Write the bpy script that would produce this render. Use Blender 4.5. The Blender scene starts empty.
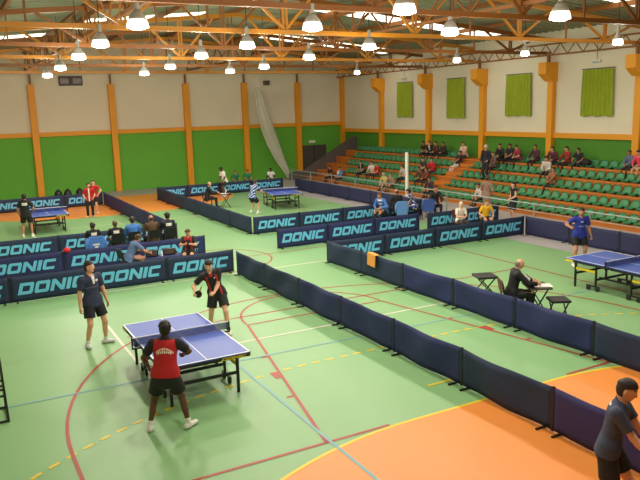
import bpy, math, random
import numpy as np
from mathutils import Matrix, Vector

R = math.radians
SC = bpy.context.scene
COL = SC.collection
rng = random.Random(7)
ORD = ['zeroth', 'first', 'second', 'third', 'fourth', 'fifth', 'sixth', 'seventh', 'eighth', 'ninth', 'tenth', 'eleventh', 'twelfth',
       'thirteenth', 'fourteenth', 'fifteenth', 'sixteenth', 'seventeenth', 'eighteenth', 'nineteenth', 'twentieth']
ORD += ['twenty-' + o for o in ORD[1:10]] + ['thirtieth'] + ['thirty-' + o for o in ORD[1:10]] + ['fortieth'] + ['forty-' + o for o in ORD[1:10]] + ['fiftieth']

# ------------------------------------------------------------------ materials
def lin(r, g, b):
    f = lambda c: (c / 255 / 12.92) if c / 255 <= .04045 else ((c / 255 + .055) / 1.055) ** 2.4
    return (f(r), f(g), f(b), 1)
MATS = {}
def mat(name, rgb, rough=.6, metal=0.0, noise=0.0, scale=6.0, emit=0.0, alpha=1.0, bump=0.0, trans=0.0, spec=None):
    if name in MATS: return MATS[name]
    m = bpy.data.materials.new(name); m.use_nodes = True
    nt = m.node_tree; b = nt.nodes['Principled BSDF']
    c = lin(*rgb)
    b.inputs['Base Color'].default_value = c
    b.inputs['Roughness'].default_value = rough
    b.inputs['Metallic'].default_value = metal
    if spec is not None: b.inputs['Specular IOR Level'].default_value = spec
    if alpha < 1: b.inputs['Alpha'].default_value = alpha
    if trans: b.inputs['Transmission Weight'].default_value = trans
    if emit:
        b.inputs['Emission Color'].default_value = c
        b.inputs['Emission Strength'].default_value = emit
    if noise or bump:
        tc = nt.nodes.new('ShaderNodeTexCoord'); n = nt.nodes.new('ShaderNodeTexNoise')
        n.inputs['Scale'].default_value = scale; n.inputs['Detail'].default_value = 4
        nt.links.new(tc.outputs['Object'], n.inputs['Vector'])
        if noise:
            mr = nt.nodes.new('ShaderNodeMapRange')
            mr.inputs['From Min'].default_value = .3; mr.inputs['From Max'].default_value = .7
            mr.inputs['To Min'].default_value = 1 - noise; mr.inputs['To Max'].default_value = 1 + noise
            mx = nt.nodes.new('ShaderNodeVectorMath'); mx.operation = 'SCALE'
            mx.inputs[0].default_value = c[:3]
            nt.links.new(n.outputs['Fac'], mr.inputs['Value']); nt.links.new(mr.outputs['Result'], mx.inputs['Scale'])
            nt.links.new(mx.outputs['Vector'], b.inputs['Base Color'])
        if bump:
            bp = nt.nodes.new('ShaderNodeBump'); bp.inputs['Strength'].default_value = bump
            nt.links.new(n.outputs['Fac'], bp.inputs['Height']); nt.links.new(bp.outputs['Normal'], b.inputs['Normal'])
    MATS[name] = m
    return m
def cmat(rgb, rough=.8):                      # a plain cloth / skin colour
    return mat('colour_%d_%d_%d' % rgb, rgb, rough)

# ------------------------------------------------------------------ objects
def tag(o, label=None, cat=None, group=None, kind=None):
    if label:
        n = len(label.replace('-', ' ').split()); assert 4 <= len(label.split()) <= 16, label
        o['label'] = label
    if cat: o['category'] = cat
    if group: o['group'] = group
    if kind: o['kind'] = kind
    return o
def empty(name, loc, face=0.0):
    """face: compass heading, 0 looks to the back wall (+Y), 90 to the stand (+X)"""
    o = bpy.data.objects.new(name, None); COL.objects.link(o)
    o.empty_display_size = .1
    o.location = loc; o.rotation_euler = (0, 0, -R(face))
    return o
def link(name, me, m=None, parent=None):
    o = bpy.data.objects.new(name, me); COL.objects.link(o)
    if m is not None:
        for x in (m if isinstance(m, (list, tuple)) else [m]): me.materials.append(x)
    if parent is not None: o.parent = parent
    return o
class MB:
    def __init__(s): s.v = []; s.f = []
    def add(s, v, f):
        k = len(s.v); s.v += [tuple(x) for x in v]; s.f += [tuple(i + k for i in q) for q in f]; return s
    def hexa(s, p):                           # 8 corners, bottom ring then top ring
        return s.add(p, [(3, 2, 1, 0), (4, 5, 6, 7), (0, 1, 5, 4), (1, 2, 6, 5), (2, 3, 7, 6), (3, 0, 4, 7)])
    def box(s, x0, x1, y0, y1, z0, z1):
        return s.hexa([(x0, y0, z0), (x1, y0, z0), (x1, y1, z0), (x0, y1, z0), (x0, y0, z1), (x1, y0, z1), (x1, y1, z1), (x0, y1, z1)])
    def bar(s, a, b, w, h=None):
        a = Vector(a); b = Vector(b); h = h or w; d = (b - a).normalized()
        up = Vector((0, 0, 1)) if abs(d.z) < .95 else Vector((0, 1, 0))
        r = d.cross(up).normalized() * (w / 2); u = r.cross(d).normalized() * (h / 2)
        return s.hexa([a - r - u, a + r - u, b + r - u, b - r - u, a - r + u, a + r + u, b + r + u, b - r + u])
    def tube(s, pts, r, n=8):
        pts = [Vector(p) for p in pts]; rr = r if isinstance(r, (list, tuple)) else [r] * len(pts)
        v = []; f = []; ref = None
        for i, p in enumerate(pts):
            d = (pts[min(i + 1, len(pts) - 1)] - pts[max(i - 1, 0)]).normalized()
            if ref is None: ref = Vector((1, 0, 0)) if abs(d.x) < .8 else Vector((0, 1, 0))
            a = (ref - d * ref.dot(d)).normalized(); b = d.cross(a); ref = a
            v += [p + (a * math.cos(t) + b * math.sin(t)) * rr[i] for t in (2 * math.pi * k / n for k in range(n))]
        for i in range(len(pts) - 1):
            for k in range(n):
                f.append((i * n + k, i * n + (k + 1) % n, (i + 1) * n + (k + 1) % n, (i + 1) * n + k))
        f.append(tuple(range(n - 1, -1, -1))); f.append(tuple((len(pts) - 1) * n + k for k in range(n)))
        return s.add(v, f)
    def lathe(s, prof, n=20, c=(0, 0, 0)):
        v = []; f = []
        for r, z in prof:
            v += [(c[0] + r * math.cos(2 * math.pi * k / n), c[1] + r * math.sin(2 * math.pi * k / n), c[2] + z) for k in range(n)]
        for i in range(len(prof) - 1):
            for k in range(n): f.append((i * n + k, i * n + (k + 1) % n, (i + 1) * n + (k + 1) % n, (i + 1) * n + k))
        f.append(tuple(range(n - 1, -1, -1))); f.append(tuple((len(prof) - 1) * n + k for k in range(n)))
        return s.add(v, f)
    def prism(s, poly, fn, t0, t1):           # fn(u, v, t) -> point
        n = len(poly)
        return s.add([fn(u, v, t0) for u, v in poly] + [fn(u, v, t1) for u, v in poly],
                     [tuple(range(n - 1, -1, -1)), tuple(range(n, 2 * n))] + [(i, (i + 1) % n, n + (i + 1) % n, n + i) for i in range(n)])
    def sphere(s, c, r, n=10, sq=(1, 1, 1)):
        m = n // 2; v = []; f = []
        for i in range(m + 1):
            a = math.pi * i / m
            for k in range(n):
                t = 2 * math.pi * k / n
                v.append((c[0] + sq[0] * r * math.sin(a) * math.cos(t), c[1] + sq[1] * r * math.sin(a) * math.sin(t), c[2] - sq[2] * r * math.cos(a)))
        for i in range(m):
            for k in range(n): f.append((i * n + k, i * n + (k + 1) % n, (i + 1) * n + (k + 1) % n, (i + 1) * n + k))
        return s.add(v, f)
    def mesh(s, name, smooth=False):
        me = bpy.data.meshes.new(name); me.from_pydata(s.v, [], s.f); me.validate(); me.update()
        if smooth: me.shade_smooth()
        return me
    def build(s, name, m, parent=None, smooth=False, bevel=0):
        o = link(name, s.mesh(name, smooth), m, parent)
        if bevel:
            b = o.modifiers.new('bevel', 'BEVEL'); b.width = bevel; b.segments = 2; b.limit_method = 'ANGLE'
        return o
def struct(name, mb, m, parent=None, **k):
    o = mb.build(name, m, parent, **k); o['kind'] = 'structure'; return o

# ------------------------------------------------------------------ implicit bodies (surface nets)
def V(*a): return np.array(a, np.float64)
def unit(a): return a / max(np.linalg.norm(a), 1e-9)
class Field:
    def __init__(s): s.p = []; s.cuts = []; s.subs = []
    def sub(s, a, b, r): s.subs.append((np.array(a, float), np.array(b, float), r)); return s
    def cap(s, a, b, ra, rb=None, k=.02, flat=None, cut=None):
        s.p.append(('c', np.array(a, float), np.array(b, float), ra, ra if rb is None else rb, k, flat, cut)); return s
    def ell(s, c, rad, ax=None, k=.02, cut=None):
        s.p.append(('e', np.array(c, float), np.array(rad, float), ax, None, k, None, cut)); return s
    def cut(s, pt, n): s.cuts.append((np.array(pt, float), np.array(n, float))); return s
    def bounds(s):
        lo = []; hi = []
        for q in s.p:
            if q[0] == 'c':
                r = max(q[3], q[4]); lo += [np.minimum(q[1], q[2]) - r]; hi += [np.maximum(q[1], q[2]) + r]
            else:
                r = q[2].max(); lo += [q[1] - r]; hi += [q[1] + r]
        return np.min(lo, 0), np.max(hi, 0), lo, hi
    def mesh(s, vox):
        lo, hi, ls, hs = s.bounds(); pad = vox * 2.5
        lo = lo - pad; n = np.ceil((hi + pad - lo) / vox).astype(int) + 1
        F = np.full(n, .3, np.float32)
        ax = [lo[i] + vox * np.arange(n[i]) for i in range(3)]
        mg = .05
        for q, l, h in zip(s.p, ls, hs):
            i0 = np.clip(np.floor((l - mg - lo) / vox).astype(int), 0, n - 1); i1 = np.clip(np.ceil((h + mg - lo) / vox).astype(int) + 1, 1, n)
            sl = tuple(slice(i0[k], i1[k]) for k in range(3))
            X, Y, Z = np.meshgrid(*[ax[k][sl[k]].astype(np.float32) for k in range(3)], indexing='ij')
            P = np.stack([X, Y, Z], -1)
            if q[0] == 'c':
                a, b = q[1].astype(np.float32), q[2].astype(np.float32); pp = P
                if q[6] is not None:
                    ax_, sc_ = q[6]; ax_ = ax_.astype(np.float32)
                    pp = P + ax_ * ((P - a) @ ax_)[..., None] * (sc_ - 1)
                    b = b + ax_ * ((b - a) @ ax_) * (sc_ - 1)
                pa = pp - a; ba = b - a; t = np.clip((pa @ ba) / max(float(ba @ ba), 1e-9), 0, 1)
                d = np.sqrt(((pa - t[..., None] * ba) ** 2).sum(-1)) - (q[3] + (q[4] - q[3]) * t)
            else:
                w = P - q[1].astype(np.float32)
                if q[3] is not None: w = w @ np.array(q[3], np.float32).T
                r = q[2].astype(np.float32); k0 = np.sqrt(((w / r) ** 2).sum(-1)); k1 = np.sqrt(((w / r ** 2) ** 2).sum(-1))
                d = k0 * (k0 - 1) / np.maximum(k1, 1e-6)
            if q[7] is not None: d = np.maximum(d, (P - q[7][0].astype(np.float32)) @ q[7][1].astype(np.float32))
            f = F[sl]; k = q[5]; hh = np.clip(.5 + .5 * (f - d) / k, 0, 1)
            F[sl] = f * (1 - hh) + d * hh - k * hh * (1 - hh)
        if s.cuts:
            X, Y, Z = np.meshgrid(*[a.astype(np.float32) for a in ax], indexing='ij'); P = np.stack([X, Y, Z], -1)
            for pt, nn in s.cuts: F = np.maximum(F, (P - pt.astype(np.float32)) @ nn.astype(np.float32))
        if s.subs:
            X, Y, Z = np.meshgrid(*[a.astype(np.float32) for a in ax], indexing='ij'); P = np.stack([X, Y, Z], -1)
            for a, b, r in s.subs:
                pa = P - a.astype(np.float32); ba = (b - a).astype(np.float32); t = np.clip((pa @ ba) / float(ba @ ba), 0, 1)
                F = np.maximum(F, r - np.sqrt(((pa - t[..., None] * ba) ** 2).sum(-1)))
        return nets(F, lo, vox)
def nets(F, lo, vox):
    S = F < 0; n = np.array(F.shape)
    cnt = np.zeros(n - 1, np.int8)
    for o in range(8):
        a, b, c = o & 1, o >> 1 & 1, o >> 2
        cnt += S[a:n[0] - 1 + a, b:n[1] - 1 + b, c:n[2] - 1 + c]
    I = np.argwhere((cnt > 0) & (cnt < 8))
    C = np.stack([F[I[:, 0] + (o & 1), I[:, 1] + (o >> 1 & 1), I[:, 2] + (o >> 2)] for o in range(8)], 1)
    off = np.array([(o & 1, o >> 1 & 1, o >> 2) for o in range(8)], float)
    acc = np.zeros((len(I), 3)); m = np.zeros(len(I))
    for i in range(8):
        for bit in (1, 2, 4):
            j = i | bit
            if j == i: continue
            x = (C[:, i] < 0) != (C[:, j] < 0); den = C[:, i] - C[:, j]; t = C[:, i] / np.where(np.abs(den) < 1e-9, 1e-9, den)
            acc += np.where(x[:, None], off[i] + (off[j] - off[i]) * t[:, None], 0); m += x
    Vv = lo + (I + acc / np.maximum(m, 1)[:, None]) * vox
    idx = -np.ones(n - 1, np.int64); idx[tuple(I.T)] = np.arange(len(I))
    Q = []
    for axn in range(3):
        sl0 = [slice(1, n[k] - 1) for k in range(3)]; sl1 = list(sl0)
        sl0[axn] = slice(0, n[axn] - 1); sl1[axn] = slice(1, n[axn])
        A = S[tuple(sl0)]; B = S[tuple(sl1)]
        b, c = (axn + 1) % 3, (axn + 2) % 3
        for inside, flip in ((A & ~B, False), (~A & B, True)):
            e = np.argwhere(inside)
            if not len(e): continue
            for k in range(3):
                if k != axn: e[:, k] += 1
            def at(db, dc):
                g = e.copy(); g[:, b] -= db; g[:, c] -= dc; return idx[tuple(g.T)]
            q = np.stack([at(1, 1), at(0, 1), at(0, 0), at(1, 0)], 1)
            Q.append(q[:, ::-1] if flip else q)
    Q = np.concatenate(Q)
    return Vv, Q[(Q >= 0).all(1)]
def np_mesh(name, Vv, Q, mi=None):
    me = bpy.data.meshes.new(name)
    me.vertices.add(len(Vv)); me.vertices.foreach_set('co', Vv.astype(np.float32).ravel())
    me.loops.add(len(Q) * 4); me.loops.foreach_set('vertex_index', Q.astype(np.int32).ravel())
    me.polygons.add(len(Q)); me.polygons.foreach_set('loop_start', np.arange(0, len(Q) * 4, 4, dtype=np.int32))
    if mi is not None: me.polygons.foreach_set('material_index', mi.astype(np.int32))
    me.update(calc_edges=True); me.validate(); me.shade_smooth()
    return me

def ik(a, t, l1, l2, hint):
    d = t - a; L = np.linalg.norm(d); mx = (l1 + l2) * .995
    if L > mx: t = a + d / L * mx; d = t - a; L = mx
    u = d / L; x = (l1 * l1 - l2 * l2 + L * L) / (2 * L); h = math.sqrt(max(l1 * l1 - x * x, 0))
    n = hint - u * (hint @ u); n = unit(n)
    return a + u * x + n * h, t

SKIN = {'light': (214, 160, 128), 'pale': (222, 172, 142), 'tan': (186, 130, 98), 'dark': (92, 58, 42)}
def person(loc, face, label, H=1.75, vox=.014, hip=(0, 0, .93), lean=3, side=0, twist=0, head=(0, 0), lh=(-.26, .06, .87), rh=(.26, .06, .87),
           le=(-.5, -1, 0), re=(.5, -1, 0), lf=(-.11, 0, .085), rf=(.11, 0, .085), lk=(-.1, 1, 0), rk=(.1, 1, 0), toes=(12, 12), curl=.45,
           skin='light', hair=(38, 26, 20), style='short', top=(40, 42, 60), sleeve='tee', bottom=(25, 25, 30), legs='trousers',
           shoe=(225, 222, 215), sock=None, paint=(), group=None, build=1.0, handdir=None, eyes=True, loose=.018, hem=.105):
    """one figure; the pose is given for a 1.75 m body looking along +Y"""
    hip = V(*hip); up = unit(V(math.sin(R(side)), math.sin(R(lean)), math.cos(R(lean))))
    r0 = V(1, 0, 0); rt = unit(V(math.cos(R(twist)), -math.sin(R(twist)), 0)); rt = unit(rt - up * (rt @ up)); fw = np.cross(up, rt)
    if fw[1] < -.9: fw = -fw
    chest = hip + up * .34; neck = hip + up * .545 ; sl = hip + up * .472 - rt * .178; sr = hip + up * .472 + rt * .178
    yw, pt = R(head[0]), R(head[1])
    hb = unit(unit(V(0, math.sin(R(lean * .55)), math.cos(R(lean * .55)))) + up * .3)
    f0 = unit(fw - hb * (fw @ hb)); r_ = np.cross(f0, hb)
    f1 = f0 * math.cos(yw) + r_ * math.sin(yw); hf = f1 * math.cos(pt) + hb * math.sin(pt); hr = unit(np.cross(f1, hb)); hu = np.cross(hr, hf)
    hc = neck + hb * .05 + hu * .09 + hf * .015
    el, wl = ik(sl, V(*lh), .29, .255, V(*le)); er, wr = ik(sr, V(*rh), .29, .255, V(*re))
    hl, hrr = hip + V(-.092, 0, -.03), hip + V(.092, 0, -.03)
    kl, al = ik(hl, V(*lf), .43, .425, V(*lk)); kr, ar = ik(hrr, V(*rf), .43, .425, V(*rk))
    B = build
    td = [V(math.sin(R(s * t)), math.cos(R(t)), 0) for s, t in ((-1, toes[0]), (1, toes[1]))]
    F = Field()
    def torso(F, e, k=.03, cut=None):
        F.cap(hip + up * .02, hip + up * .20, (.142 + e) * B, (.128 + e) * B, k, (fw, 1.42), cut)
        F.cap(hip + up * .20, hip + up * .40, (.128 + e) * B, (.146 + e) * B, k, (fw, 1.38), cut)
        F.cap(sl + rt * .03 - up * .025, sr - rt * .03 - up * .025, .062 + e, .062 + e, .04, None, cut)
    torso(F, 0)
    F.cap(hip - up * .03, hip + up * .04, .150 * B, .145 * B, .03, (fw, 1.32))
    F.cap(neck - up * .06, hc - hu * .05 - hf * .02, .056, .05, .03)
    F.ell(hc, (.077, .096, .116), (hr, hf, hu), .02)
    F.ell(hc - hu * .06 + hf * .025, (.055, .06, .055), (hr, hf, hu), .02)
    F.cap(hc + hf * .084 + hu * .012, hc + hf * .1 - hu * .022, .011, .016, .012)
    for s in (-1, 1):
        F.ell(hc + hr * s * .076 - hf * .005 - hu * .005, (.014, .022, .034), (hr, hf, hu), .008)
    for sh, e_, w_, s in ((sl, el, wl, -1), (sr, er, wr, 1)):
        F.cap(sh, e_, .052 * B, .039, .02); F.cap(e_, e_ + (w_ - e_) * .35, .039, .041, .02); F.cap(e_ + (w_ - e_) * .3, w_, .041, .026, .02)
        f = unit(w_ - e_)
        if handdir and handdir[0 if s < 0 else 1] is not None: f = unit(V(*handdir[0 if s < 0 else 1]))
        nn = -rt * s; nn = nn - f * (nn @ f)
        nn = unit(nn) if np.linalg.norm(nn) > .2 else unit(V(0, 0, -1) - f * f[2] * -1)
        sd = np.cross(nn, f); sd = sd if (sd @ (fw + V(0, 0, .7))) > 0 else -sd
        F.cap(w_ - f * .01, w_ + f * .075, .026, .036, .012, (nn, 1.9))
        fr = max(.0086, vox * .72)
        for o, L in ((.028, .070), (.0095, .08), (-.0095, .073), (-.028, .057)):
            p0 = w_ + f * .082 + sd * o; d1 = f * math.cos(curl) + nn * math.sin(curl); d2 = f * math.cos(curl * 2.6) + nn * math.sin(curl * 2.6)
            p1 = p0 + d1 * L * .5; F.cap(p0 - f * .02, p1, fr, fr * .95, .004); F.cap(p1, p1 + d2 * L * .5, fr * .95, fr * .85, .004)
        p0 = w_ + f * .025 + sd * .028; p1 = p0 + unit(f * .8 + sd * .55 + nn * .25) * .05; F.cap(p0, p1, fr * 1.2, fr * 1.05, .006)
        F.cap(p1, p1 + unit(f + nn * .5) * .028, fr * 1.05, fr * .9, .006)
    for h_, k_, a_, t_ in ((hl, kl, al, td[0]), (hrr, kr, ar, td[1])):
        F.cap(h_, k_, .086 * B, .056, .012); sh = unit(a_ - k_); back = -fw + sh * (fw @ sh)
        F.cap(k_, k_ + sh * .2, .054, .048, .02); F.cap(k_ + sh * .07 + back * .018, k_ + sh * .21 + back * .012, .045, .042, .02); F.cap(k_ + sh * .2, a_, .047, .034, .02)
        F.cap(a_ - V(0, 0, .03) - t_ * .03, a_ - V(0, 0, .05) + t_ * .13, .036, .028, .02)
    root = empty('person', loc, face); S = H / 1.75
    tag(root, label, 'person', group)
    skn = cmat(SKIN[skin], .55); hm = cmat(hair, .6); lip = cmat((160, 88, 80) if skin != 'dark' else (70, 40, 36), .5)
    def put(name, fld, m, paintfn=None, mats=None, vx=vox, parent=root):
        Vv, Q = fld.mesh(vx)
        mi = None
        if paintfn is not None: mi = paintfn(Vv[Q].mean(1))
        o = link(name, np_mesh(name, Vv * S, Q, mi), mats or m, parent)
        return o
    def facepaint(c):
        q = c - hc; x, y, z = q @ hr, q @ hf, q @ hu; mi = np.zeros(len(c))
        mi[(y > .055) & (np.abs(x) < .027) & (z < -.047) & (z > -.064)] = 1
        if style != 'cap': mi[(y > .05) & (np.abs(x) > .012) & (np.abs(x) < .05) & (z > .036) & (z < .05)] = 2
        return mi
    put('body', F, None, facepaint, [skn, lip, hm])
    if eyes:
        for s in (-1, 1):
            c = (hc + hf * .081 + hr * s * .031 + hu * .018) * S
            mb = MB(); mb.sphere(tuple(c), .0125 * S, 10); me = mb.mesh('eye', True)
            o = link('eye', me, [cmat((235, 230, 222), .3), cmat((35, 25, 20), .3)], root)
            for p in me.polygons:
                if (np.array(p.center) - c) @ hf > .0085 * S: p.material_index = 1
    # hair
    G = Field()
    if style in ('short', 'long', 'bun'):
        top_cut = (hc + hu * .066 + hf * .085, -unit(hu * .96 - hf * .28)); back_cut = (hc - hf * .022, unit(hf + hu * .12))
        G.ell(hc + hu * .012 - hf * .004, (.088, .106, .126), (hr, hf, hu), .01, top_cut); G.ell(hc + hu * .012 - hf * .008, (.088, .108, .126), (hr, hf, hu), .01, back_cut)
        hg = random.Random(int(H * 1000) + len(label))
        for _ in range(26):
            a1, a2 = hg.uniform(0, 6.28), hg.uniform(.1, 1.35); dd = hr * math.cos(a1) * math.sin(a2) + hf * math.sin(a1) * math.sin(a2) + hu * math.cos(a2)
            if dd @ hf > .35 and dd @ hu < .72: continue
            G.cap(hc + dd * .085, hc + dd * .108 - hf * .01, .026, .014, .02)
        G.cut(hc - hu * .085 - hf * .05, unit(-hu + hf * .5))
        if style == 'long': G.cap(hc - hf * .07 + hu * .02, hc - hf * .085 - hu * .17, .07, .05, .03, (hf, 1.5))
        if style == 'bun': G.cap(hc - hf * .1 + hu * .03, hc - hf * .12 - hu * .08, .04, .02, .02)
        put('hair', G, hm)
    elif style == 'bald':
        G.ell(hc - hf * .006, (.083, .1, .114), (hr, hf, hu), .01); G.cut(hc + hu * .035, hu); G.cut(hc - hf * .01, unit(hf - hu * .25)); put('hair', G, hm)
    elif style == 'cap':
        G.ell(hc + hu * .01, (.086, .104, .124), (hr, hf, hu), .01); G.cut(hc + hu * .04, -hu); G.cap(hc + hf * .09 + hu * .052, hc + hf * .15 + hu * .042, .055, .05, .01, (hu, 6)); put('cap', G, hm)
    # shirt
    e = loose; T = Field(); torso(T, e)
    T.cap(hip - up * .1, hip + up * .05, (.17 + e) * B, (.148 + e) * B, .03, (fw, 1.34))
    for h_ in (hl, hrr): T.cap(h_ + up * .06, h_ - up * .08, .095 * B + e, .104 * B + e, .04)
    frac = {'tee': .72, 'long': 1, 'none': .2}[sleeve]
    for sh, e_, w_ in ((sl, el, wl), (sr, er, wr)):
        d = unit(e_ - sh)
        T.cap(sh, e_, .054 * B + e, .044 + e * 1.1, .025, None, None if sleeve == 'long' else (sh + (e_ - sh) * frac, d))
        if sleeve == 'long': T.cap(e_, w_, .044 + e, .03 + e * .8, .02, None, (w_ - unit(w_ - e_) * .01, unit(w_ - e_)))
    T.cap(neck - up * .08, neck + up * .02, .06 + e * .5, .056 + e * .5, .03)
    T.sub(neck + up * .022 + fw * .012, neck + up * .2, .068); T.sub(neck + up * .0 + fw * .06, neck + up * .12 + fw * .12, .045); T.cut(hip - up * hem, -up)
    mats = [cmat(top)] + [cmat(c) for c, _ in paint]
    def sp(c):
        q = c - hip; u, v, w = q @ rt, q @ up, q @ fw; mi = np.zeros(len(c))
        for i, (_, fn) in enumerate(paint): mi[fn(u, v, w)] = i + 1
        return mi
    put('shirt' if sleeve != 'long' else 'jacket', T, None, sp if paint else None, mats, vx=min(vox, .012) if paint else vox)
    # legs
    L = Field(); L.cap(hip - up * .05, hip + up * .07, .162 * B, .152 * B, .03, (fw, 1.32))
    for h_, k_, a_ in ((hl, kl, al), (hrr, kr, ar)):
        if legs == 'trousers':
            L.cap(h_, k_, .098 * B, .072, .015); L.cap(k_, a_, .07, .058, .02, None, (a_ + V(0, 0, .0), unit(a_ - k_)))
        else:
            fr_ = {'shorts': .7, 'skirt': .95}[legs]
            L.cap(h_, k_, .106 * B, .112 if legs == 'shorts' else .125, .02 if legs == 'shorts' else .08, None, (h_ + (k_ - h_) * fr_, unit(k_ - h_)))
    L.cut(hip + up * .1, up)
    put({'trousers': 'trousers', 'shorts': 'shorts', 'skirt': 'skirt'}[legs], L, cmat(bottom))
    for a_, t_, k_ in ((al, td[0], kl), (ar, td[1], kr)):
        Hh = Field(); s = a_.copy(); bz = a_[2] - .085
        hp = V(a_[0], a_[1], bz + .042)
        Hh.cap(hp - t_ * .05, hp + t_ * .15, .044, .038, .01, (V(0, 0, 1), 1.0)); Hh.cap(a_ - V(0, 0, .01), hp, .043, .045, .02); Hh.cut(V(0, 0, bz + .002), V(0, 0, -1.)); Hh.cut(a_ + V(0, 0, .012), V(0, 0, 1.))
        sole = lambda c, bz=bz: (c[:, 2] < bz + .022).astype(float)
        put('shoe', Hh, None, sole, [cmat(shoe, .6), cmat(tuple(int(x * .8) for x in shoe), .7)], vx=min(vox, .011))
        if sock:
            K = Field(); d = unit(k_ - a_); K.cap(a_ - d * .01, a_ + d * .055, .041, .044, .01); put('sock', K, cmat(sock))
    return root
# ------------------------------------------------------------------ camera
cam = bpy.data.objects.new('camera', bpy.data.cameras.new('camera')); COL.objects.link(cam); SC.camera = cam
cam.data.sensor_width = 36; cam.data.lens = 692.448 / 640 * 36; cam.data.clip_end = 200
yw, pt, ro = R(28.179), R(-10.745), R(-1.614)
f = Vector((math.sin(yw) * math.cos(pt), math.cos(yw) * math.cos(pt), math.sin(pt)))
r = f.cross(Vector((0, 0, 1))).normalized(); u = r.cross(f)
r2 = r * math.cos(ro) + u * math.sin(ro); u2 = -r * math.sin(ro) + u * math.cos(ro)
M = Matrix((r2, u2, -f)).transposed().to_4x4(); M.translation = (-3.421, -11.828, 4.775); cam.matrix_world = M

# ------------------------------------------------------------------ setting
XL, XR, YB, YF = -6.6, 22.7, 32.83, -20.0
m_green_floor = mat('green_floor', (130, 174, 120), .42, noise=.03, scale=.6, spec=.35)
m_orange_floor = mat('orange_floor', (230, 142, 66), .42, noise=.03, scale=.6, spec=.35)
m_grey_floor = mat('grey_floor', (172, 166, 168), .5, noise=.04, scale=.8)
m_red_line = mat('red_line', (164, 54, 42), .5); m_white_line = mat('white_line', (208, 208, 190), .5)
m_yellow_line = mat('yellow_line', (222, 196, 34), .5); m_blue_line = mat('blue_line', (116, 166, 172), .5)
m_cream = mat('cream_wall', (228, 220, 198), .85, noise=.03, scale=.5); m_green = mat('green_wall', (98, 172, 54), .75, noise=.04, scale=.7)
m_col = mat('orange_paint', (232, 156, 30), .55); m_steel = mat('orange_steel', (196, 128, 32), .45); m_steel2 = mat('brown_steel', (134, 80, 26), .5)
m_deck = mat('roof_deck', (140, 142, 116), .8, noise=.05, scale=.7)
m_dark = mat('dark_metal', (26, 26, 28), .45); m_grey = mat('grey_metal', (150, 165, 160), .45, metal=.3); m_parapet = mat('dark_grey_plaster', (92, 84, 82), .85)
m_riser = mat('orange_step', (186, 108, 34), .7, noise=.05, scale=2); m_black = mat('black_plastic', (22, 22, 24), .5)
m_white = mat('white_plastic', (232, 230, 222), .5)

floor = struct('floor', MB().box(XL, XR, YF, YB, -.2, 0), m_green_floor)
def flat(poly, z): return MB().prism(poly, lambda a, b, t: (a, b, t), z - .0015, z)
def arcpts(cx, cy, rr, a0, a1, n=28): return [(cx + rr * math.cos(R(a0 + (a1 - a0) * i / n)), cy + rr * math.sin(R(a0 + (a1 - a0) * i / n))) for i in range(n + 1)]
def ribbon(mb, pts, w, z):
    """one mitred strip along a polyline"""
    p = [Vector((x, y)) for i, (x, y) in enumerate(pts) if i == 0 or (Vector(pts[i]) - Vector(pts[i - 1])).length > 1e-5]
    if len(p) < 2: return mb
    n = len(p); L = []; Rr = []
    for i in range(n):
        d0 = (p[i] - p[i - 1]).normalized() if i else (p[1] - p[0]).normalized(); d1 = (p[i + 1] - p[i]).normalized() if i < n - 1 else d0
        t = (d0 + d1).normalized() if (d0 + d1).length > .1 else d1; nn = Vector((-t.y, t.x)); k = w / 2 / max(.4, nn.dot(Vector((-d1.y, d1.x))))
        L.append(p[i] + nn * k); Rr.append(p[i] - nn * k)
    v = [(*q, z - .0015) for q in Rr] + [(*q, z - .0015) for q in L] + [(*q, z) for q in Rr] + [(*q, z) for q in L]
    f = []
    for i in range(n - 1):
        f += [(2 * n + i, 2 * n + i + 1, 3 * n + i + 1, 3 * n + i), (i, i + 1, 2 * n + i + 1, 2 * n + i), (n + i + 1, n + i, 3 * n + i, 3 * n + i + 1)]
    return mb.add(v, f)
near = [(-3.5, -9.65)] + arcpts(2.5, -9.65, 6, 180, 90)[1:] + arcpts(5.5, -9.65, 6, 90, 0)
far = arcpts(2.5, 28, 6, 180, 270) + arcpts(5.5, 28, 6, 270, 360)
struct('goal_area', flat(near + [(11.5, YF + .1), (-3.5, YF + .1)], .002), m_orange_floor, floor)
struct('goal_area', flat(far + [(13.4, 28), (13.4, 29.6), (XL, 29.6), (XL, 25.2), (-3.4, 25.2)], .002), m_orange_floor, floor)
struct('floor_margin', flat([(XL, 29.6), (14.0, 29.6), (14.0, -8), (XR, -8), (XR, YB), (XL, YB)], .003), m_grey_floor, floor)
def lines(name, m, segs, w, z):
    mb = MB()
    for s in segs: ribbon(mb, s, w, z)
    struct(name, mb, m, floor)
lines('goal_area_line', m_yellow_line, [near[1:], far, [(3.5, -2.7), (4.5, -2.7)], [(3.5, 21), (4.5, 21)]], .06, .0045)
dash = []
full = arcpts(2.5, -9.65, 9, 180, 90, 60) + arcpts(5.5, -9.65, 9, 90, 0, 60)
def dashes(pts, on=.18, off=.13):
    out = []; acc = 0; cur = [pts[0]]; pen = True
    for a, b in zip(pts, pts[1:]):
        a = Vector(a); b = Vector(b); L = (b - a).length; pos = 0
        while L - pos > 1e-6:
            need = (on if pen else off) - acc; st = min(need, L - pos); pos += st; acc += st; p = a + (b - a) * (pos / L)
            if pen: cur.append((p.x, p.y))
            if acc >= (on if pen else off) - 1e-6:
                if pen: out.append(cur)
                pen = not pen; acc = 0; cur = [(p.x, p.y)]
    return out
lines('free_throw_line', m_yellow_line, dashes(full), .06, .0045)
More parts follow.
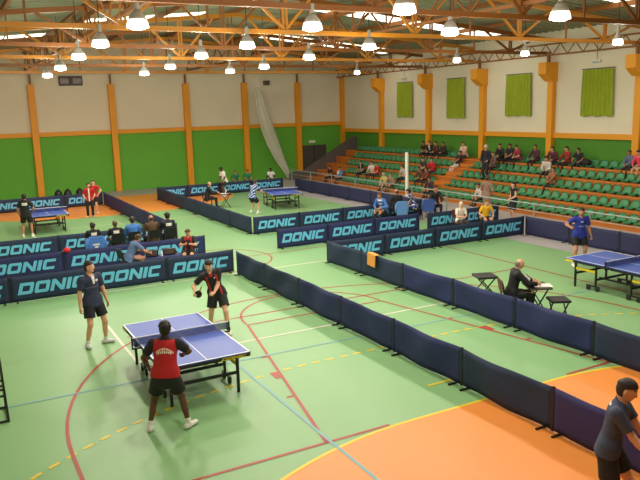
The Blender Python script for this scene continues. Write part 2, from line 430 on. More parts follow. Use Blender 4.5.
lines('volleyball_line', m_white_line, [[(8.45, 1.22), (-.55, 1.22), (-.55, 19.2), (8.45, 19.2)], [(-.55, 7.15), (8.45, 7.15)], [(8.45, 1.22), (8.45, 19.2)]], .065, .005)
key = [[(1.0, -3.6), (2.2, 2.25)], [(7.0, -3.6), (5.8, 2.25)], [(2.2, 2.25), (5.8, 2.25)]]
tri = [(-2.28, -3.6), (-2.28, -2.0)] + arcpts(4, -2.0, 6.28, 180, 0, 50) + [(10.28, -2.0), (10.28, -3.6)]
lines('basketball_line', m_red_line, key + [tri, [(-3.5, -3.6), (2.1, -3.6)], [(5.9, -3.6), (11.5, -3.6)], arcpts(4, 2.3, 1.8, 180, 0, 36)] + [arcpts(4, 9.2, 1.8, 0, 360, 40), [(-3.5, 9.2), (11.5, 9.2)]] +
      [[(-.35, 2.9), (11.2, 2.9)], [(11.4, -3.6), (11.4, 24)]], .055, .0055)
mk = MB()
for s, x0 in ((1, 1.0), (-1, 7.0)):
    for q, (w, h) in enumerate([(.16, .32), (.16, .06), (.16, .06)]):
        t = (.47, .30, .64)[q]; x = x0 + s * 1.2 * t; y = -3.6 + 5.85 * t
        ribbon(mk, [(x - s * w, y), (x, y)], h, .006)
struct('key_mark', mk, m_red_line, floor)
lines('badminton_line', m_blue_line, [[(-3.3, .3), (11.3, .05)], [(1.07, .25), (1.07, -6.5)], [(-3.3, .3), (-3.3, 9)]], .05, .0058)

# walls
RZ, RR = 3.70, 3.19                                    # heights of the orange rails on the back and on the right wall
wb = MB().box(XL - .3, XR + .3, YB, YB + .3, RZ, 9.9); struct('wall_back', wb, m_cream)
struct('wall_back_lower', MB().box(XL - .3, XR + .3, YB, YB + .3, -.2, RZ), m_green, bpy.data.objects['wall_back'])
struct('wall_right', MB().box(XR, XR + .3, YF, YB, RR, 8.6), m_cream)
struct('wall_right_lower', MB().box(XR, XR + .3, YF, YB, -.2, RR), mat('shaded_green_wall', (76, 136, 36), .75, noise=.04, scale=.7), bpy.data.objects['wall_right'])  # darker green: the weaker lamplight on this wall is put into the colour
struct('wall_left', MB().box(XL - .3, XL, YF, YB, -.2, 8.6), m_cream); struct('wall_front', MB().box(XL - .3, XR + .3, YF - .3, YF, -.2, 9.9), m_cream)
struct('trim_1', MB().box(XL, XR, YB - .12, YB, RZ - .13, RZ + .13), m_col)
struct('trim_2', MB().box(XR - .12, XR, YF, YB, RR - .12, RR + .12), m_col)
for x in (-3.6, 1.5, 6.1, 10.85, 14.93, 18.95):
    c = struct('column', MB().box(x - .19, x + .19, YB - .3, YB, 0, 6.62), m_col, bevel=.02)
    struct('column_hanger', MB().box(x - .05, x + .05, YB - .2, YB - .1, 6.62, 7.2), m_steel2, c)
struct('column', MB().box(XR - .25, XR, YB - .3, YB, 0, 7.0), m_col)
CY = (27.5, 22.36, 17.58, 12.73, 7.9, 3.0)
for y in CY:
    c = struct('column', MB().box(XR - .26, XR, y - .17, y + .17, 0, 6.0), m_col, bevel=.02)
    poly = [(XR, 5.75), (XR - .36, 5.75), (XR - .8, 6.08), (XR - .8, 6.62), (XR, 6.62)]
    struct('capital', MB().prism(poly, lambda a, b, t: (a, t, b), y - .24, y + .24), m_col, c)
    struct('column_post', MB().box(XR - .45, XR - .33, y - .06, y + .06, 6.62, 7.1), m_steel2, c)
# roof
RX, RZ1, EZ = 8.9, 9.35, 8.05
def roofz(x): return RZ1 - (abs(x - RX)) * (RZ1 - EZ) / (XR - RX)
def deck(x0, x1):
    n = 1; mb = MB(); ys = []
    y = YF
    while y < YB:
        ys += [(y, 0), (y + .16, 0), (y + .2, .05), (y + .36, .05)]; y += .4
    v = [(x, yy, roofz(x) + dz) for x in (x0, x1) for yy, dz in ys]; k = len(ys)
    v += [(x, yy, roofz(x) + dz + .06) for x in (x0, x1) for yy, dz in ys]
    fc = [(i, i + 1, k + i + 1, k + i) for i in range(k - 1)] + [(2 * k + i, 3 * k + i, 3 * k + i + 1, 2 * k + i + 1) for i in range(k - 1)]
    return mb.add(v, fc)
ceil = struct('ceiling', deck(RX, XR + .3), m_deck); struct('ceiling_slope', deck(XL - .3, RX), m_deck, ceil)
m_sky = mat('daylight_panel', (255, 250, 232), .4, emit=2.6)
def rooflight(x0, x1, yc, n):
    w = (x1 - x0) / n
    for i in range(n):
        a, b = x0 + i * w + .06, x0 + (i + 1) * w - .06
        mb = MB(); mb.hexa([(a, yc - 1.0, roofz(a) - .03), (b, yc - 1.0, roofz(b) - .03), (b, yc + 1.0, roofz(b) - .03), (a, yc + 1.0, roofz(a) - .03),
                            (a, yc - 1.0, roofz(a) - .005), (b, yc - 1.0, roofz(b) - .005), (b, yc + 1.0, roofz(b) - .005), (a, yc + 1.0, roofz(a) - .005)])
        struct('window_%d' % (len([o for o in bpy.data.objects if o.name.startswith('window_')]) + 1), mb, m_sky)
rooflight(11.6, 21.6, 15.5, 11); rooflight(12.2, 22.0, 25.3, 11); rooflight(2.2, 7.9, 20.5, 6); rooflight(-2.2, 1.6, 25.3, 4); rooflight(12.5, 21.5, 5.6, 10); rooflight(-1.2, 1.4, 10.6, 3)
# trusses
def truss(y, label, m):
    t = empty('roof_truss', (8.0, y, 7.1)); tag(t, label, 'roof truss', 'roof trusses across the hall')
    P = lambda x, z: (x - 8.0, 0, z - 7.1)
    MB().bar(P(XL, 7.1), P(XR, 7.1), .13, .13).build('bottom_chord', m, t)
    mb = MB(); zt = lambda x: roofz(x) - .32
    mb.bar(P(XL, zt(XL)), P(RX, zt(RX)), .16); mb.bar(P(RX, zt(RX)), P(XR, zt(XR)), .16); mb.build('top_chord', m, t)
    for xn in (-3.6, 1.3, 6.2, 11.05, 15.8, 20.4):
        for dx in (-.06, .06): MB().bar(P(xn + dx, 7.1), P(xn + dx, zt(xn)), .06).build('vertical_strut', m, t)
        for s in (-1, 1):
            MB().bar(P(xn, 7.15), P(xn + s * 1.65, zt(xn + s * 1.65)), .08).build('diagonal_strut', m, t)
        xm = xn + 2.42
        if xm < XR - .3: MB().bar(P(xm, 7.1), P(xm, zt(xm)), .055).build('vertical_strut', m_steel2, t)
TY = (28.9, 23.2, 18.5, 13.3, 8.0, 3.0, -2.0)
for i, y in enumerate(TY):
    truss(y, 'orange steel roof truss spanning the hall, %s from the green back wall' % ORD[i + 1], m_steel2 if i % 2 else m_steel)
for i, x in enumerate((-4.5, -1.2, 2.1, 5.4, 8.9, 12.3, 15.7, 19.1)):
    tag(MB().bar((x, YF, roofz(x) - .16), (x, YB, roofz(x) - .16), .1, .18).build('roof_purlin', m_steel2),
        'brown steel purlin running lengthwise under the roof, %s from the left wall' % ORD[i + 1], 'purlin', 'purlins under the roof deck')
for i, x in enumerate((1.3, 11.05)):
    t = empty('longitudinal_girder', (x, 8, 7.3)); tag(t, ['orange lattice girder running lengthwise over the left far court', 'orange lattice girder running lengthwise over the middle of the hall'][i], 'girder', 'lengthwise lattice girders')
    MB().bar((0, -20, .15), (0, 24.7, .15), .1).build('bottom_chord', m_steel2, t); MB().bar((0, -20, 1.1), (0, 24.7, 1.1), .1).build('top_chord', m_steel2, t)
    for k in range(16):
        y0 = -12 + k * 2.3
        MB().bar((0, y0, .15), (0, y0 + 1.15, 1.1), .05).build('diagonal_strut', m_steel2, t); MB().bar((0, y0 + 1.15, 1.1), (0, y0 + 2.3, .15), .05).build('diagonal_strut', m_steel2, t)
g = empty('eaves_girder', (22.25, 8, 6.95)); tag(g, 'slim zigzag eaves girder above the curtains of the right wall', 'girder')
MB().bar((0, -12, 0), (0, 24.8, 0), .07).build('bottom_chord', m_steel2, g); MB().bar((0, -12, .5), (0, 24.8, .5), .07).build('top_chord', m_steel2, g)
for k in range(36):
    y0 = -7 + k * .88
    MB().bar((0, y0, 0), (0, y0 + .44, .5), .035).build('diagonal_strut', m_steel2, g); MB().bar((0, y0 + .44, .5), (0, y0 + .88, 0), .035).build('diagonal_strut', m_steel2, g)
# lamps
m_bell = mat('lamp_bell', (168, 164, 156), .4, emit=.06); m_skirt = mat('lamp_skirt', (255, 246, 228), .3, emit=2.6); m_glow = mat('lamp_glow', (255, 246, 225), .3, emit=30)
LE = 218
def lamp(x, y, z, label, small=False, power=1.0):
    k = .66 if small else .88
    t = empty('pendant_lamp', (x, y, z)); tag(t, label, 'lamp', 'bell lamps hanging from the roof')
    MB().lathe([(.045, .36), (.055, .38), (.055, .56), (.03, .6)], 14).build('ballast_housing', m_bell, t, smooth=False)
    MB().lathe([(.222 * k, .165), (.2 * k, .22), (.12 * k, .32), (.06, .37), (.05, .36), (.11 * k, .31), (.19 * k, .21), (.212 * k, .165)], 24).build('bell_reflector', m_bell, t, smooth=True)
    MB().lathe([(.262 * k, 0), (.268 * k, .02), (.25 * k, .1), (.222 * k, .165), (.212 * k, .165), (.24 * k, .1), (.255 * k, .02), (.25 * k, 0)], 24).build('glass_skirt', m_skirt, t, smooth=True)
    MB().lathe([(.02, -.035), (.15 * k, -.028), (.245 * k, .015), (.235 * k, .04), (.02, .05)], 24).build('diffuser', m_glow, t, smooth=True)
    MB().tube([(0, 0, .58), (0, 0, roofz(x) - z)], .012, 6).build('suspension_rod', m_dark, t)
    d = bpy.data.lights.new('bulb_light', 'SPOT'); d.energy = LE * power; d.color = (1, .93, .80); d.shadow_soft_size = .16; d.spot_size = R(168); d.spot_blend = .35
    d2 = bpy.data.lights.new('bell_light', 'POINT'); d2.energy = 190 * power; d2.color = (1, .92, .78); d2.shadow_soft_size = .2
    o = bpy.data.objects.new('bell_light', d2); COL.objects.link(o); o.parent = t; o.location = (0, 0, -.28)
    o = bpy.data.objects.new('bulb_light', d); COL.objects.link(o); o.parent = t; o.location = (0, 0, -.26)
LAMPS = [('leftmost', [(1.26, 23.38), (1.06, 18.0), (.81, 12.37), (.63, 7.92), (.54, 3.54), (.5, -1), (.5, -6.5)]),
         ('second', [(5.39, 21.8), (5.26, 17.09), (4.64, 11.37), (4.75, 7.59), (4.46, 2.96), (4.9, -.1), (4.7, -6.5)]),
         ('third', [(9.1, 20.18), (9.36, 16.76), (8.86, 11.55), (8.82, 7.36), (8.6, 3.08), (8.99, -.27), (8.9, -6.5)])]
for nm, ps in LAMPS:  # lamps at the camera end of each row are unseen, added for light
    for i, (x, y) in enumerate(ps): lamp(x, y, 6.58, 'glowing bell-shaped pendant lamp, %s from the back wall in the %s row of lamps' % (ORD[i + 1], nm))
for i, (x, y) in enumerate([(17.09, 21.59), (16.57, 12.48), (17.01, 8.91), (16.69, 4.37)]):
    lamp(x, y, 6.6, 'small bell-shaped pendant lamp, %s from the back wall in the row nearest the stand' % ORD[i + 1], True, .3)
# wall fittings
def curtain(y0, y1, z0, z1, label):
    n = 60; mb = MB(); v = []
    rows = 7
    for j in range(rows):
        t = j / (rows - 1); z = z0 + (z1 - z0) * t
        for i in range(n + 1):
            s = i / n; sp = (s - .5) * (1 + .06 * (1 - t)); y = (y0 + y1) / 2 + sp * (y1 - y0)
            zz = z - (.03 * math.sin(s * math.pi * 5) if j == 0 else 0)
            v.append((XR - .12 - .045 * math.sin(s * 2 * math.pi * 8 + .4 * math.sin(3 * t)), y, zz))
    v += [(a - .012, b, c) for a, b, c in v]
    k = rows * (n + 1); fc = []
    for j in range(rows - 1):
        for i in range(n):
            a = j * (n + 1) + i; q = (a, a + 1, a + n + 2, a + n + 1); fc += [q, tuple(x + k for x in q[::-1])]
    o = mb.add(v, fc).build('curtain', mat('lime_curtain', (150, 166, 36), .85, noise=.06, scale=3), smooth=True)
    tag(o, label, 'curtain', 'lime curtains on the right wall')
    MB().tube([(XR - .12, y0 - .08, z1 + .03), (XR - .12, y1 + .08, z1 + .03)], .018, 6).build('curtain_rod', m_dark, o)
curtain(24.07, 25.65, 4.1, 6.22, 'narrow lime green curtain on the right wall nearest the back corner')
curtain(19.11, 20.63, 4.03, 6.22, 'lime green curtain on the right wall, second from the back corner')
curtain(14.11, 15.81, 4.13, 6.18, 'pleated lime green curtain on the right wall, third from the back corner')
curtain(9.25, 10.91, 4.1, 6.16, 'wide lime green curtain on the right wall, fourth from the back corner')
t = empty('scoreboard', (3.78, YB - .08, 6.82)); tag(t, 'dark brown electronic scoreboard high on the back wall', 'scoreboard')
MB().box(-.68, .68, -.06, .06, -.28, .28).build('casing', mat('brown_casing', (62, 44, 34), .5), t, bevel=.02)
for x in (-.36, .36): MB().box(x - .24, x + .24, -.07, -.058, -.16, .14).build('display', mat('dull_display', (92, 78, 66), .3), t)
t = empty('loudspeaker', (16.6, YB - .14, 6.6)); tag(t, 'small grey loudspeaker box high on the back wall above the net', 'loudspeaker')
MB().box(-.2, .2, -.14, .14, -.16, .16).build('cabinet', mat('grey_box', (120, 112, 92), .6), t, bevel=.02); MB().box(-.17, .17, -.15, -.139, -.13, .13).build('grille', m_parapet, t)
for y, lb in ((10.2, 'small white emergency light above the fourth lime curtain'), (24.95, 'small white emergency light above the first lime curtain')):
    t = empty('emergency_light', (XR - .08, y, 6.5)); tag(t, lb, 'emergency light', 'emergency lights on the right wall')
    MB().box(-.08, .08, -.2, .2, -.07, .07).build('housing', m_white, t, bevel=.01); MB().box(-.1, -.079, -.17, .17, -.06, .0).build('lens', m_grey, t)
    MB().tube([(0, 0, .07), (0, 0, .8)], .01, 6).build('cable', m_dark, t)
t = empty('exit_light', (20.05, YB - .06, 2.45)); tag(t, 'small white exit light above the dark double door', 'emergency light')
MB().box(-.24, .24, -.06, .06, -.09, .09).build('housing', m_white, t, bevel=.01)
d = struct('door_1', MB().box(19.2, 21.2, YB - .06, YB, 0, 2.2), mat('door_grey', (78, 72, 68), .6)); struct('door_leaf_joint', MB().box(20.18, 20.22, YB - .075, YB - .05, 0, 2.2), m_dark, d)
struct('door_handle', MB().box(20.3, 20.42, YB - .12, YB - .06, 1.0, 1.05), m_grey, d)
for x in (2.6, 3.1, 3.9):                               # boxes standing along the foot of the back wall
    pass
t = empty('goal_post', (15.6, 14.86, 0)); tag(t, 'tall white padded post standing in front of the stand', 'post')
MB().tube([(0, 0, .02), (0, 0, 2.65)], .075, 14).build('post', m_white, t); MB().lathe([(.2, 0), (.2, .02), (.1, .04)], 16).build('base_plate', m_grey, t)
# gathered hanging net
def hangnet():
    t = empty('divider_net', (16.2, 31.6, 0)); tag(t, 'pale divider net gathered and hanging in front of the back wall', 'net')
    path = [(-.75, 6.3, .06), (-.72, 6.0, .22), (-.55, 5.2, .34), (-.35, 4.3, .4), (-.1, 3.4, .42), (.25, 2.4, .4), (.7, 1.4, .32), (1.15, .6, .2), (1.4, .1, .14)]
    n = 40; v = []; fc = []
    for x, z, w in path:
        for k in range(n):
            a = 2 * math.pi * k / n; rr = 1 + .22 * math.sin(a * 9 + z)
            v.append((x + w * math.cos(a) * rr, .16 * math.sin(a) * rr, z))
    for i in range(len(path) - 1):
        for k in range(n): fc.append((i * n + k, i * n + (k + 1) % n, (i + 1) * n + (k + 1) % n, (i + 1) * n + k))
    MB().add(v, fc).build('net_bundle', mat('net_mesh', (222, 220, 205), .9, alpha=.55), t, smooth=True)
    MB().tube([(x - w, -.02, z) for x, z, w in path], .02, 6).build('edge_rope', m_white, t)
    MB().tube([(-.75, 0, 6.3), (-.75, 0, 7.1)], .02, 6).build('hanging_rope', m_white, t)
hangnet()

# ------------------------------------------------------------------ stand
SX = {1: 18.9, 2: 19.7, 3: 20.5, 4: 21.3, 5: 22.1}; SZ = {i: .2 + .41 * (i - 1) for i in SX}
prof = [(XR, 0)]
for i in (1, 2, 3, 4, 5):
    x = SX[i] - .36; prof += [(x, 0 if i == 1 else SZ[i - 1]), (x, SZ[i])]
prof += [(XR, SZ[5])]
stand = struct('floor_stand', MB().prism(prof, lambda a, b, t: (a, t, b), -6, 30.85), m_riser)
m_nose = mat('step_edge', (204, 122, 46), .6)
nose = MB()
for i in SX: nose.box(SX[i] - .375, SX[i] - .33, -6, 30.85, SZ[i] - .05, SZ[i] + .006)
struct('step_edging', nose, m_nose, stand)
st = MB()
for i in (2, 3, 4, 5): st.box(SX[i] - .76, SX[i] - .36, 16.85, 18.15, SZ[i - 1], SZ[i - 1] + .2)
struct('aisle_steps', st, m_nose, stand)
wl = MB().prism([(17.3, 0), (XR, 0), (XR, 2.75), (22.3, 2.72), (18.4, .62), (17.3, .5)], lambda a, b, t: (a, t, b), 30.87, 31.05)
struct('wall_stand_end', wl, m_parapet)
def seat_mesh():
    pr = [(-.24, .055), (-.22, .085), (-.1, .065), (.08, .06), (.15, .09), (.19, .17), (.22, .29), (.23, .34)]
    n = 8; v = []; fc = []
    def w(i): return (.19, .205, .21, .21, .205, .20, .19, .15)[i]
    for th in (0, .02):
        for i, (x, z) in enumerate(pr):
            for k in range(n + 1):
                s = k / n * 2 - 1; lift = .035 * s ** 4 if i < 5 else 0; fwd = -.035 * s ** 4 if i >= 4 else 0
                v.append((x + fwd + (th if i >= 4 else 0), s * w(i), z + lift - (th if i < 5 else 0)))
    K = len(pr) * (n + 1)
    for i in range(len(pr) - 1):
        for k in range(n):
            a = i * (n + 1) + k; q = (a, a + 1, a + n + 2, a + n + 1); fc += [q[::-1], tuple(t + K for t in q)]
    for i in range(len(pr) - 1):
        for k in (0, n):
            a = i * (n + 1) + k; fc.append((a, a + n + 1, a + n + 1 + K, a + K) if k == 0 else (a + n + 1, a, a + K, a + n + 1 + K))
    for k in range(n):
        fc.append((k, k + K, k + 1 + K, k + 1)); a = (len(pr) - 1) * (n + 1) + k; fc.append((a, a + 1, a + 1 + K, a + K))
    mb = MB().add(v, fc); mb.box(-.12, .1, -.05, .05, 0, .05)
    return mb.mesh('stand_seat', True)
sme = seat_mesh(); sme.materials.append(mat('green_seat', (62, 136, 92), .45, noise=.08, scale=4))
YS = {5: 29.6, 4: 28.9, 3: 28.4, 2: 27.4, 1: 26.2}; YN = {1: 4.6, 2: 5.1, 3: 5.6, 4: 6.2, 5: 6.8}
ROWN = {1: 'lowest', 2: 'second', 3: 'third', 4: 'fourth', 5: 'top'}
for i in SX:
    y = YS[i]; k = 0
    while y > YN[i]:
        if i >= 2 and 16.8 < y < 18.2: y = 16.75
        k += 1
        o = bpy.data.objects.new('stand_seat', sme); COL.objects.link(o); o.location = (SX[i], y, SZ[i])
        tag(o, 'green plastic bucket seat, %s from the far end of the %s row of the stand' % (ORD[k], ROWN[i]), 'seat', 'green seats of the stand')
        y -= .5
# handrail before the stand, one bay = one thing
t = empty('handrail', (16.0, 15, 0)); tag(t, 'pale grey steel handrail running along the foot of the stand', 'handrail')
MB().tube([(0, 13, 1.0), (0, -14, 1.0)], .028, 8).build('top_rail', m_grey, t); MB().tube([(0, 13, .72), (0, -14, .72)], .014, 6).build('middle_rail', m_grey, t)
for k in range(11): MB().tube([(0, 13 - 2.6 * k, 0), (0, 13 - 2.6 * k, 1.0)], .03, 8).build('rail_post', m_grey, t)
# ------------------------------------------------------------------ barriers
m_navy = mat('navy_fabric', (30, 39, 90), .75, noise=.12, scale=1.6); m_navy2 = mat('dark_navy_fabric', (27, 43, 75), .75, noise=.12, scale=1.6)
m_purple = mat('violet_navy_fabric', (44, 40, 96), .75, noise=.12, scale=1.6)
m_deep = mat('deep_navy_fabric', (34, 38, 76), .75, noise=.12, scale=1.6); m_turq = mat('turquoise_print', (104, 190, 232), .6)
BH, CH = .69, .025
def glyphs():
    """DONIC, heavy slanted block letters, in units of the letter height"""
    out = []; x = 0; t = .31; h = .27
    def add(p): out.append([(x + a, b) for a, b in p])
    w = 1.22                                                                    # D
    add([(0, 0), (t, 0), (t, 1), (0, 1)]); add([(t, 0), (w - .12, 0), (w - t, h), (t, h)]); add([(t, 1 - h), (w - t, 1 - h), (w - .12, 1), (t, 1)]); add([(w - .12, 0), (w, .13), (w, .87), (w - .12, 1), (w - t, 1 - h), (w - t, h)]); x += w + .14
    add([(.12, 0), (w - .12, 0), (w - t, h), (t, h)]); add([(t, 1 - h), (w - t, 1 - h), (w - .12, 1), (.12, 1)])   # O
    add([(w - .12, 0), (w, .13), (w, .87), (w - .12, 1), (w - t, 1 - h), (w - t, h)]); add([(.12, 0), (t, h), (t, 1 - h), (.12, 1), (0, .87), (0, .13)]); x += w + .14
    add([(0, 0), (t, 0), (t, 1), (0, 1)]); add([(w - t, 0), (w, 0), (w, 1), (w - t, 1)]); add([(t, .62), (w - t, 0), (w - t, .40), (t, 1)]); x += w + .14   # N
    add([(0, 0), (t + .04, 0), (t + .04, 1), (0, 1)]); x += t + .18                                             # I
    w = 1.12
    add([(.12, 0), (w, 0), (w, h), (t, h)]); add([(t, 1 - h), (w, 1 - h), (w, 1), (.12, 1)]); add([(.12, 0), (t, h), (t, 1 - h), (.12, 1), (0, .87), (0, .13)]); x += w   # C
    return out, x
GL, GW = glyphs()
def lettering(name, L, zc, height, fn, m, parent, frac=.82, off=0.0):
    sx = L * frac / (GW + .3); mb = MB()
    for g in GL:
        mb.prism([((a + b * .3 - (GW + .3) / 2) * sx + off, zc + (b - .5) * height) for a, b in g], fn, 0, .003)
    return mb.build(name, m, parent)
def barrier(p0, p1, label, group, m, letters=None, sag=.012, wave=.012, sh=0.0, gapless=True):
    """p0 -> p1 along the panel; the printed side is to the right of that direction seen from above"""
    p0 = Vector((*p0, 0)); p1 = Vector((*p1, 0)); L = (p1 - p0).length; d = (p1 - p0) / L
    t = bpy.data.objects.new('barrier', None); COL.objects.link(t); t.location = (p0 + p1) / 2; t.rotation_euler = (0, 0, math.atan2(d.y, d.x)); tag(t, label, 'barrier', group)
    hl = L / 2 - .012
    n, q = 18, 6; v = []; fc = []; ph = rng.uniform(0, 6); tilt = rng.uniform(-1, 1); bo = rng.uniform(.3, 1)
    for side in (-1, 1):
        for j in range(q + 1):
            for i in range(n + 1):
                s, z = i / n, j / q; e = math.sin(math.pi * s)
                zz = CH + (BH - CH) * z - sag * e * bo * z - .01 * (1 - z) * e
                w = wave * e * (math.sin(2.2 * math.pi * (s + .55 * tilt * z) + ph) + .5 * math.sin(5 * s + 3 * z * tilt + ph * 2)) * math.sin(math.pi * min(max(z, 0.08), .95)) ** .5
                v.append(((2 * s - 1) * hl, side * .011 + w, zz))
    K = (n + 1) * (q + 1)
    for j in range(q):
        for i in range(n):
            a = j * (n + 1) + i; f4 = (a, a + 1, a + n + 2, a + n + 1); fc += [f4, tuple(x + K for x in f4[::-1])]
    for i in range(n):
        fc.append((i + 1, i, i + K, i + 1 + K)); a = q * (n + 1) + i; fc.append((a, a + 1, a + 1 + K, a + K))
    for j in range(q):
        a = j * (n + 1); fc.append((a, a + n + 1, a + n + 1 + K, a + K)); a += n; fc.append((a + n + 1, a, a + K, a + n + 1 + K))
    MB().add(v, fc).build('fabric_panel', m, t, smooth=True)
    for s in (-1, 1):
        MB().box(s * hl - .011, s * hl + .011, -.018, .018, .015, BH + .012).build('end_post', m_dark, t)
        x = s * (hl - .14); MB().box(x - .016, x + .016, -.17, .17, 0, .028).build('foot', m_dark, t)
    if letters:
        lettering('lettering', L, .355, .31, lambda a, b, c: (a, -.02 - wave - c, b), m_turq, t, letters, sh)
    return t
def row(pts, what, order, group, m, letters=None, **k):
    """pts: panel joints; order: how the panel is counted"""
    for i, (a, b) in enumerate(zip(pts, pts[1:])):
        mm = m[i % len(m)] if isinstance(m, (list, tuple)) else m
        n = order[1] == 'rev' and len(pts) - 1 - i or i + 1
        barrier(a, b, '%s, %s %s' % ('lettered navy barrier' if letters else 'plain navy barrier', ORD[n], what), group, mm, letters, **k)
def lx(xs, y): return [(x, y) for x in xs]
row(lx((-4.3, -2.3, -.2, 1.85, 3.9), 7.4), 'from its right end in the row behind the front table', ('', 'rev'), 'lettered barriers behind the front table', m_navy2, .84, wave=.004)
row(lx((-2.8, -.55, 1.72, 4.0), 10.25), 'from right in the middle lettered row on the left', ('', 'rev'), 'middle lettered barriers on the left', m_navy, .82, wave=.004)
row(lx((-2.45, -.25, 1.85, 4.0), 13.4), 'from right in the rearmost lettered row on the left', ('', 'rev'), 'rear lettered barriers on the left', m_navy2, .8, wave=.004)
row(lx((-2.2, -.15, 1.88, 3.85), 26.4), 'from right behind the left far table', ('', 'rev'), 'lettered barriers by the back wall at left', m_navy2, .8, wave=.004)
row([(3.9, 26.3 - i * (26.3 - 13.5) / 6) for i in range(7)], 'from the back along the right side of the left far court', ('', ''), 'plain barriers between the far courts', m_purple)
row(lx((6.85, 8.62, 10.62, 12.62, 14.65), 26.5), 'from left before the green wall of the middle far court', ('', ''), 'lettered barriers by the back wall', m_navy2, .82, wave=.004)
row([(6.85, 26.45 - i * (26.45 - 13.0) / 6) for i in range(7)], 'from the back along the left side of the middle far court', ('', ''), 'plain barriers left of the middle far court', m_navy2)
row(lx((6.9, 8.92, 10.95, 12.97, 15.0), 12.9), 'from left in the front row of the middle far court', ('', ''), 'lettered barriers before the middle far court', m_navy2, .82, wave=.004)
row(lx((6.45, 8.48, 10.5, 12.53), 9.75), 'from left in the middle row by the stand', ('', ''), 'middle lettered barriers at the centre', m_navy, .84, wave=.004)
row(lx((12.78, 14.6, 16.4), 9.55), 'after the gap in the middle row by the stand', ('', ''), 'middle lettered barriers past the gap', m_navy2, .82, wave=.004)
row(lx((6.9, 8.95, 11.0, 13.05, 15.05), 6.75), 'from left in the row behind the right table', ('', ''), 'lettered barriers behind the right table', m_navy2, .84, wave=.004)
row([(3.88 + .0222 * i, 7.05 - 2.014 * i) for i in range(9)], 'from the back in the row right of the front table', ('', ''), 'plain barriers right of the front table',
    [m_navy2, m_navy2, m_navy, m_navy, m_navy, m_navy2, m_purple, m_purple], sag=.035, wave=.05)
row([(6.88 + .0244 * i, 6.94 - 2.033 * i) for i in range(8)], 'from the back in the row left of the right table', ('', ''), 'plain barriers left of the right table',
    [m_navy2, m_navy2, m_navy, m_navy, m_navy, m_navy2, m_navy2], sag=.035, wave=.05)
row([(15.05, 25.6 - i * 2.1) for i in range(7)], 'from the back before the stand by the middle far court', ('', ''), 'plain barriers before the far stand', m_deep, wave=.006)
row([(15.1, 6.7 - i * 2.03) for i in range(5)], 'from the lettered corner before the stand at right', ('', ''), 'plain barriers before the near stand', m_deep, wave=.006)

